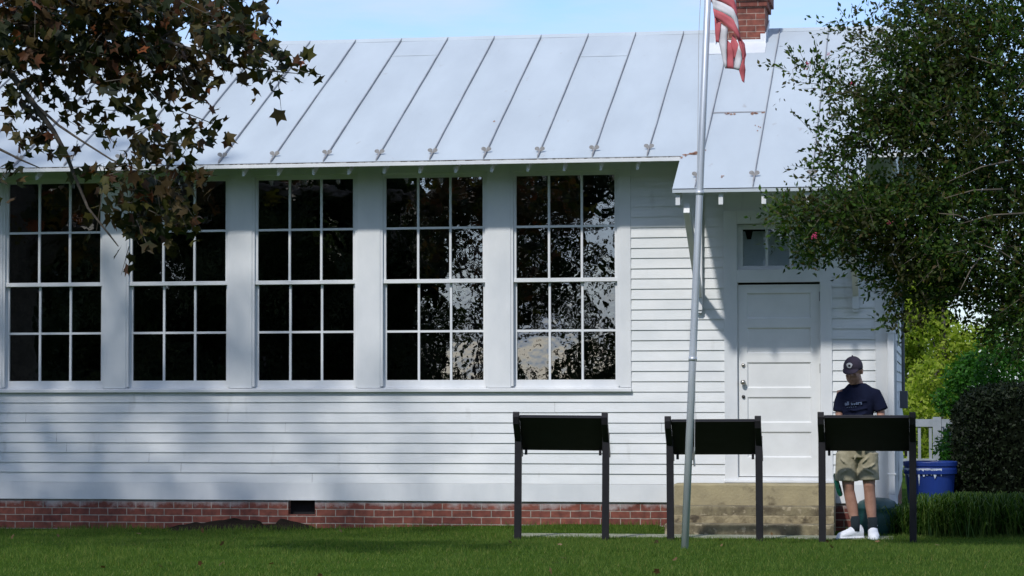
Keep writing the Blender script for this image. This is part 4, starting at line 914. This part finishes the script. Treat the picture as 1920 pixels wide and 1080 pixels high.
# clipped hedge
def hedge():
    rs = np.random.RandomState(8); x0 = at(1788,800,.9).x; n = 42000
    hx, hy, hz = 1.75, .85, .80; c = np.array([x0+hx, 1.7, .78])
    q = rs.uniform(-1,1,(n,3)); ax = rs.randint(0,3,n); sg = np.where(rs.rand(n) < .5,-1,1); q[np.arange(n),ax] = sg*(1-rs.rand(n)**2*.18)
    rad = np.abs(q[:,0])**5+np.abs(q[:,1])**5+np.abs(q[:,2])**5; q /= np.maximum(1,rad**.2)[:,None]
    Pc = c+q*np.array([hx,hy,hz]); Pc += rs.normal(size=Pc.shape)*.018
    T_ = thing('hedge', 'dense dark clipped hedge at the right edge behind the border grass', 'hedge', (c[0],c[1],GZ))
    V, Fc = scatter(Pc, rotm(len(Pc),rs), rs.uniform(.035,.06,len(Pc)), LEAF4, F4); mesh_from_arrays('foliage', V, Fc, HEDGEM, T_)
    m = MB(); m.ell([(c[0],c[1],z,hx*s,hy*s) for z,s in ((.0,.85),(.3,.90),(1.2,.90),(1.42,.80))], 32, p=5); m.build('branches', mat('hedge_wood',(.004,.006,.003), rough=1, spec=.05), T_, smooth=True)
hedge()
# border grass clumps
def clump(label, x, y, r, h, n, seed):
    rs = np.random.RandomState(seed); T_ = thing('border_grass', label, 'ornamental grass', (x,y,GZ), group='border grass clumps in front of the hedge')
    a = rs.uniform(0,2*np.pi,n); b = np.stack([x+r*.35*rs.normal(size=n), y+r*.3*rs.normal(size=n), np.full(n,GZ-.02)],1)
    out_ = np.stack([np.cos(a),np.sin(a),np.zeros(n)],1)*(rs.uniform(.15,1,n)*r*.8)[:,None]; hh = h*rs.uniform(.35,1.15,n)
    sd = np.stack([-np.sin(a),np.cos(a),np.zeros(n)],1)*.0055; V = []
    for t, z, w_ in ((0,0,1),(.35,.62,1),(.72,.98,.8),(1.05,.86,.15)):
        p = b+out_*t; p[:,2] += hh*z; V += [p-sd*w_, p+sd*w_]
    V = np.stack(V,1).reshape(-1,3); k = np.arange(n)[:,None]*8
    Fc = np.concatenate([k+np.array([[0,1,3,2]]),k+np.array([[2,3,5,4]]),k+np.array([[4,5,7,6]])]); mesh_from_arrays('blades', V, Fc, LIRIO, T_)
for i, (u, dy, r, h, lb) in enumerate([(1712,.1,.30,.30,'small clump of border grass beside the right post of the sign in front of the man'),(1765,.0,.34,.40,'border grass clump in front of the blue bin'),(1820,-.1,.36,.42,'border grass clump in front of the left end of the hedge'),(1875,.05,.36,.40,'second border grass clump from the picture\'s right edge'),(1925,-.05,.36,.42,'border grass clump cut by the picture\'s right edge')]):
    clump(lb, at(u,980,-.7+dy).x, -.7+dy, r, h, 1500, 50+i)

# woods behind the viewpoint, seen only as reflections in the window glass
q = random.Random(12)
ST = [(-44,-50,13,6.5),(-36,-54,14,6.5),(-29,-50,13,6),(-23.5,-55,14,5.5),(-20.2,-58,12,3.9),(-7.3,-54,13,4.6),(-2,-50,14,5.5),(6,-56,14,6),(15,-52,13,6),(-26,-47,9,4.2),(-21,-49,9,3.8),(-32.5,-46,10,4.5),(-8.0,-50,8,2.3),(-20.8,-60,14,4.2)]
for i, (x,y,h,r) in enumerate(ST):
    tree('woodland_tree', 'tall dark tree of the wood across the lawn, mirrored in the window panes', (x,y,0), h, r, 15000, .95 if -20.5 < x < -8 else .55, WOODS, 70+i, .3, .06, group='trees across the lawn mirrored in the windows')
T_ = thing('woodland_tree', 'tall dark tree of the wood across the lawn, mirrored in the window panes', 'tree', (-14.5,-53,0), group='trees across the lawn mirrored in the windows')
rs = np.random.RandomState(91); bl = [((-14.9+rs.uniform(-3.6,3.6), -53+rs.uniform(-1,1), rs.uniform(.6,8.5)),(.9,.9,.75)) for _ in range(26)]+[((-10.5+rs.uniform(-2.4,2.0), -53+rs.uniform(-1,1), rs.uniform(1.5,9.5)),(1.1,1.0,.9)) for _ in range(20)]+[((-9.6+rs.uniform(-1.9,1.8), -53+rs.uniform(-1,1), rs.uniform(.2,2.2)),(.9,.9,.8)) for _ in range(9)]
leaf_cloud('crown', bl, 5200, .5, WOODS, T_, rs)
m = MB(); m.tube([(-14.5,-53,-.2),(-14.4,-53,4),(-14.6,-53,9)], [.16,.12,.04], 8)
for c_, r_ in bl: m.tube([(-14.45,-53,max(.4,c_[2]-1.2)), c_], [.05,.02], 5)
m.build('trunk', BARK, T_)

for x0,x1 in ((-75,-58),(-58,-44),(-44,-31),(-31,-17.5),(-10.5,2),(2,16),(16,32)):
    rs = np.random.RandomState(int(x0)+99); T_ = thing('understory_bush', 'dark undergrowth below the wood across the lawn, mirrored in the window panes', 'bush', ((x0+x1)/2,-61,0), group='undergrowth mirrored in the windows')
    leaf_cloud('foliage', [((x0+(x1-x0)*(k+.5)/8, -61+rs.uniform(-1,1), 1.6+rs.rand()),(1.6,1.5,2.2)) for k in range(8)], 7000, .5, WOODS, T_, rs)

rs = np.random.RandomState(44); n = 46
Pf = np.stack([rs.uniform(-10.5,1.5,n), rs.uniform(-9,-.2,n), np.zeros(n)],1); Pf[:,2] = GZ+rise(Pf[:,1])+.035
Pf = Pf[~((Pf[:,1] > -1.2) & (Pf[:,0] > -2.75))]; Mf = frames(np.stack([rs.normal(size=len(Pf)),rs.normal(size=len(Pf)),rs.normal(size=len(Pf))*.25],1), rs)
V, Fc = scatter(Pf, Mf, rs.uniform(.03,.06,len(Pf)), MT, MF)
o = mesh_from_arrays('fallen_leaves', V, Fc, leaf_mat('fallen_leaf', [(0,(.10,.05,.02)),(.6,(.17,.10,.05)),(1,(.25,.18,.10))], trans=.1)); tag(o, 'brown fallen leaves scattered over the lawn', 'fallen leaves', kind='stuff')
for (u,v,Y,h,r,n,mt_,nm,lb,c_) in ((1728,720,19,3.4,1.0,9000,YELLOWG,'yellow_green_tree','yellow-green young tree directly right of the building corner above the railing','tree'),(1815,730,12,2.1,.75,9000,BRIGHTG,'green_shrub','green shrub rising just above the left end of the hedge','shrub')):
    c = at(u,v,Y); tree(nm, lb, (c.x,Y,0), h, r, n, .085, mt_, int(u), .06, .1, cat=c_)
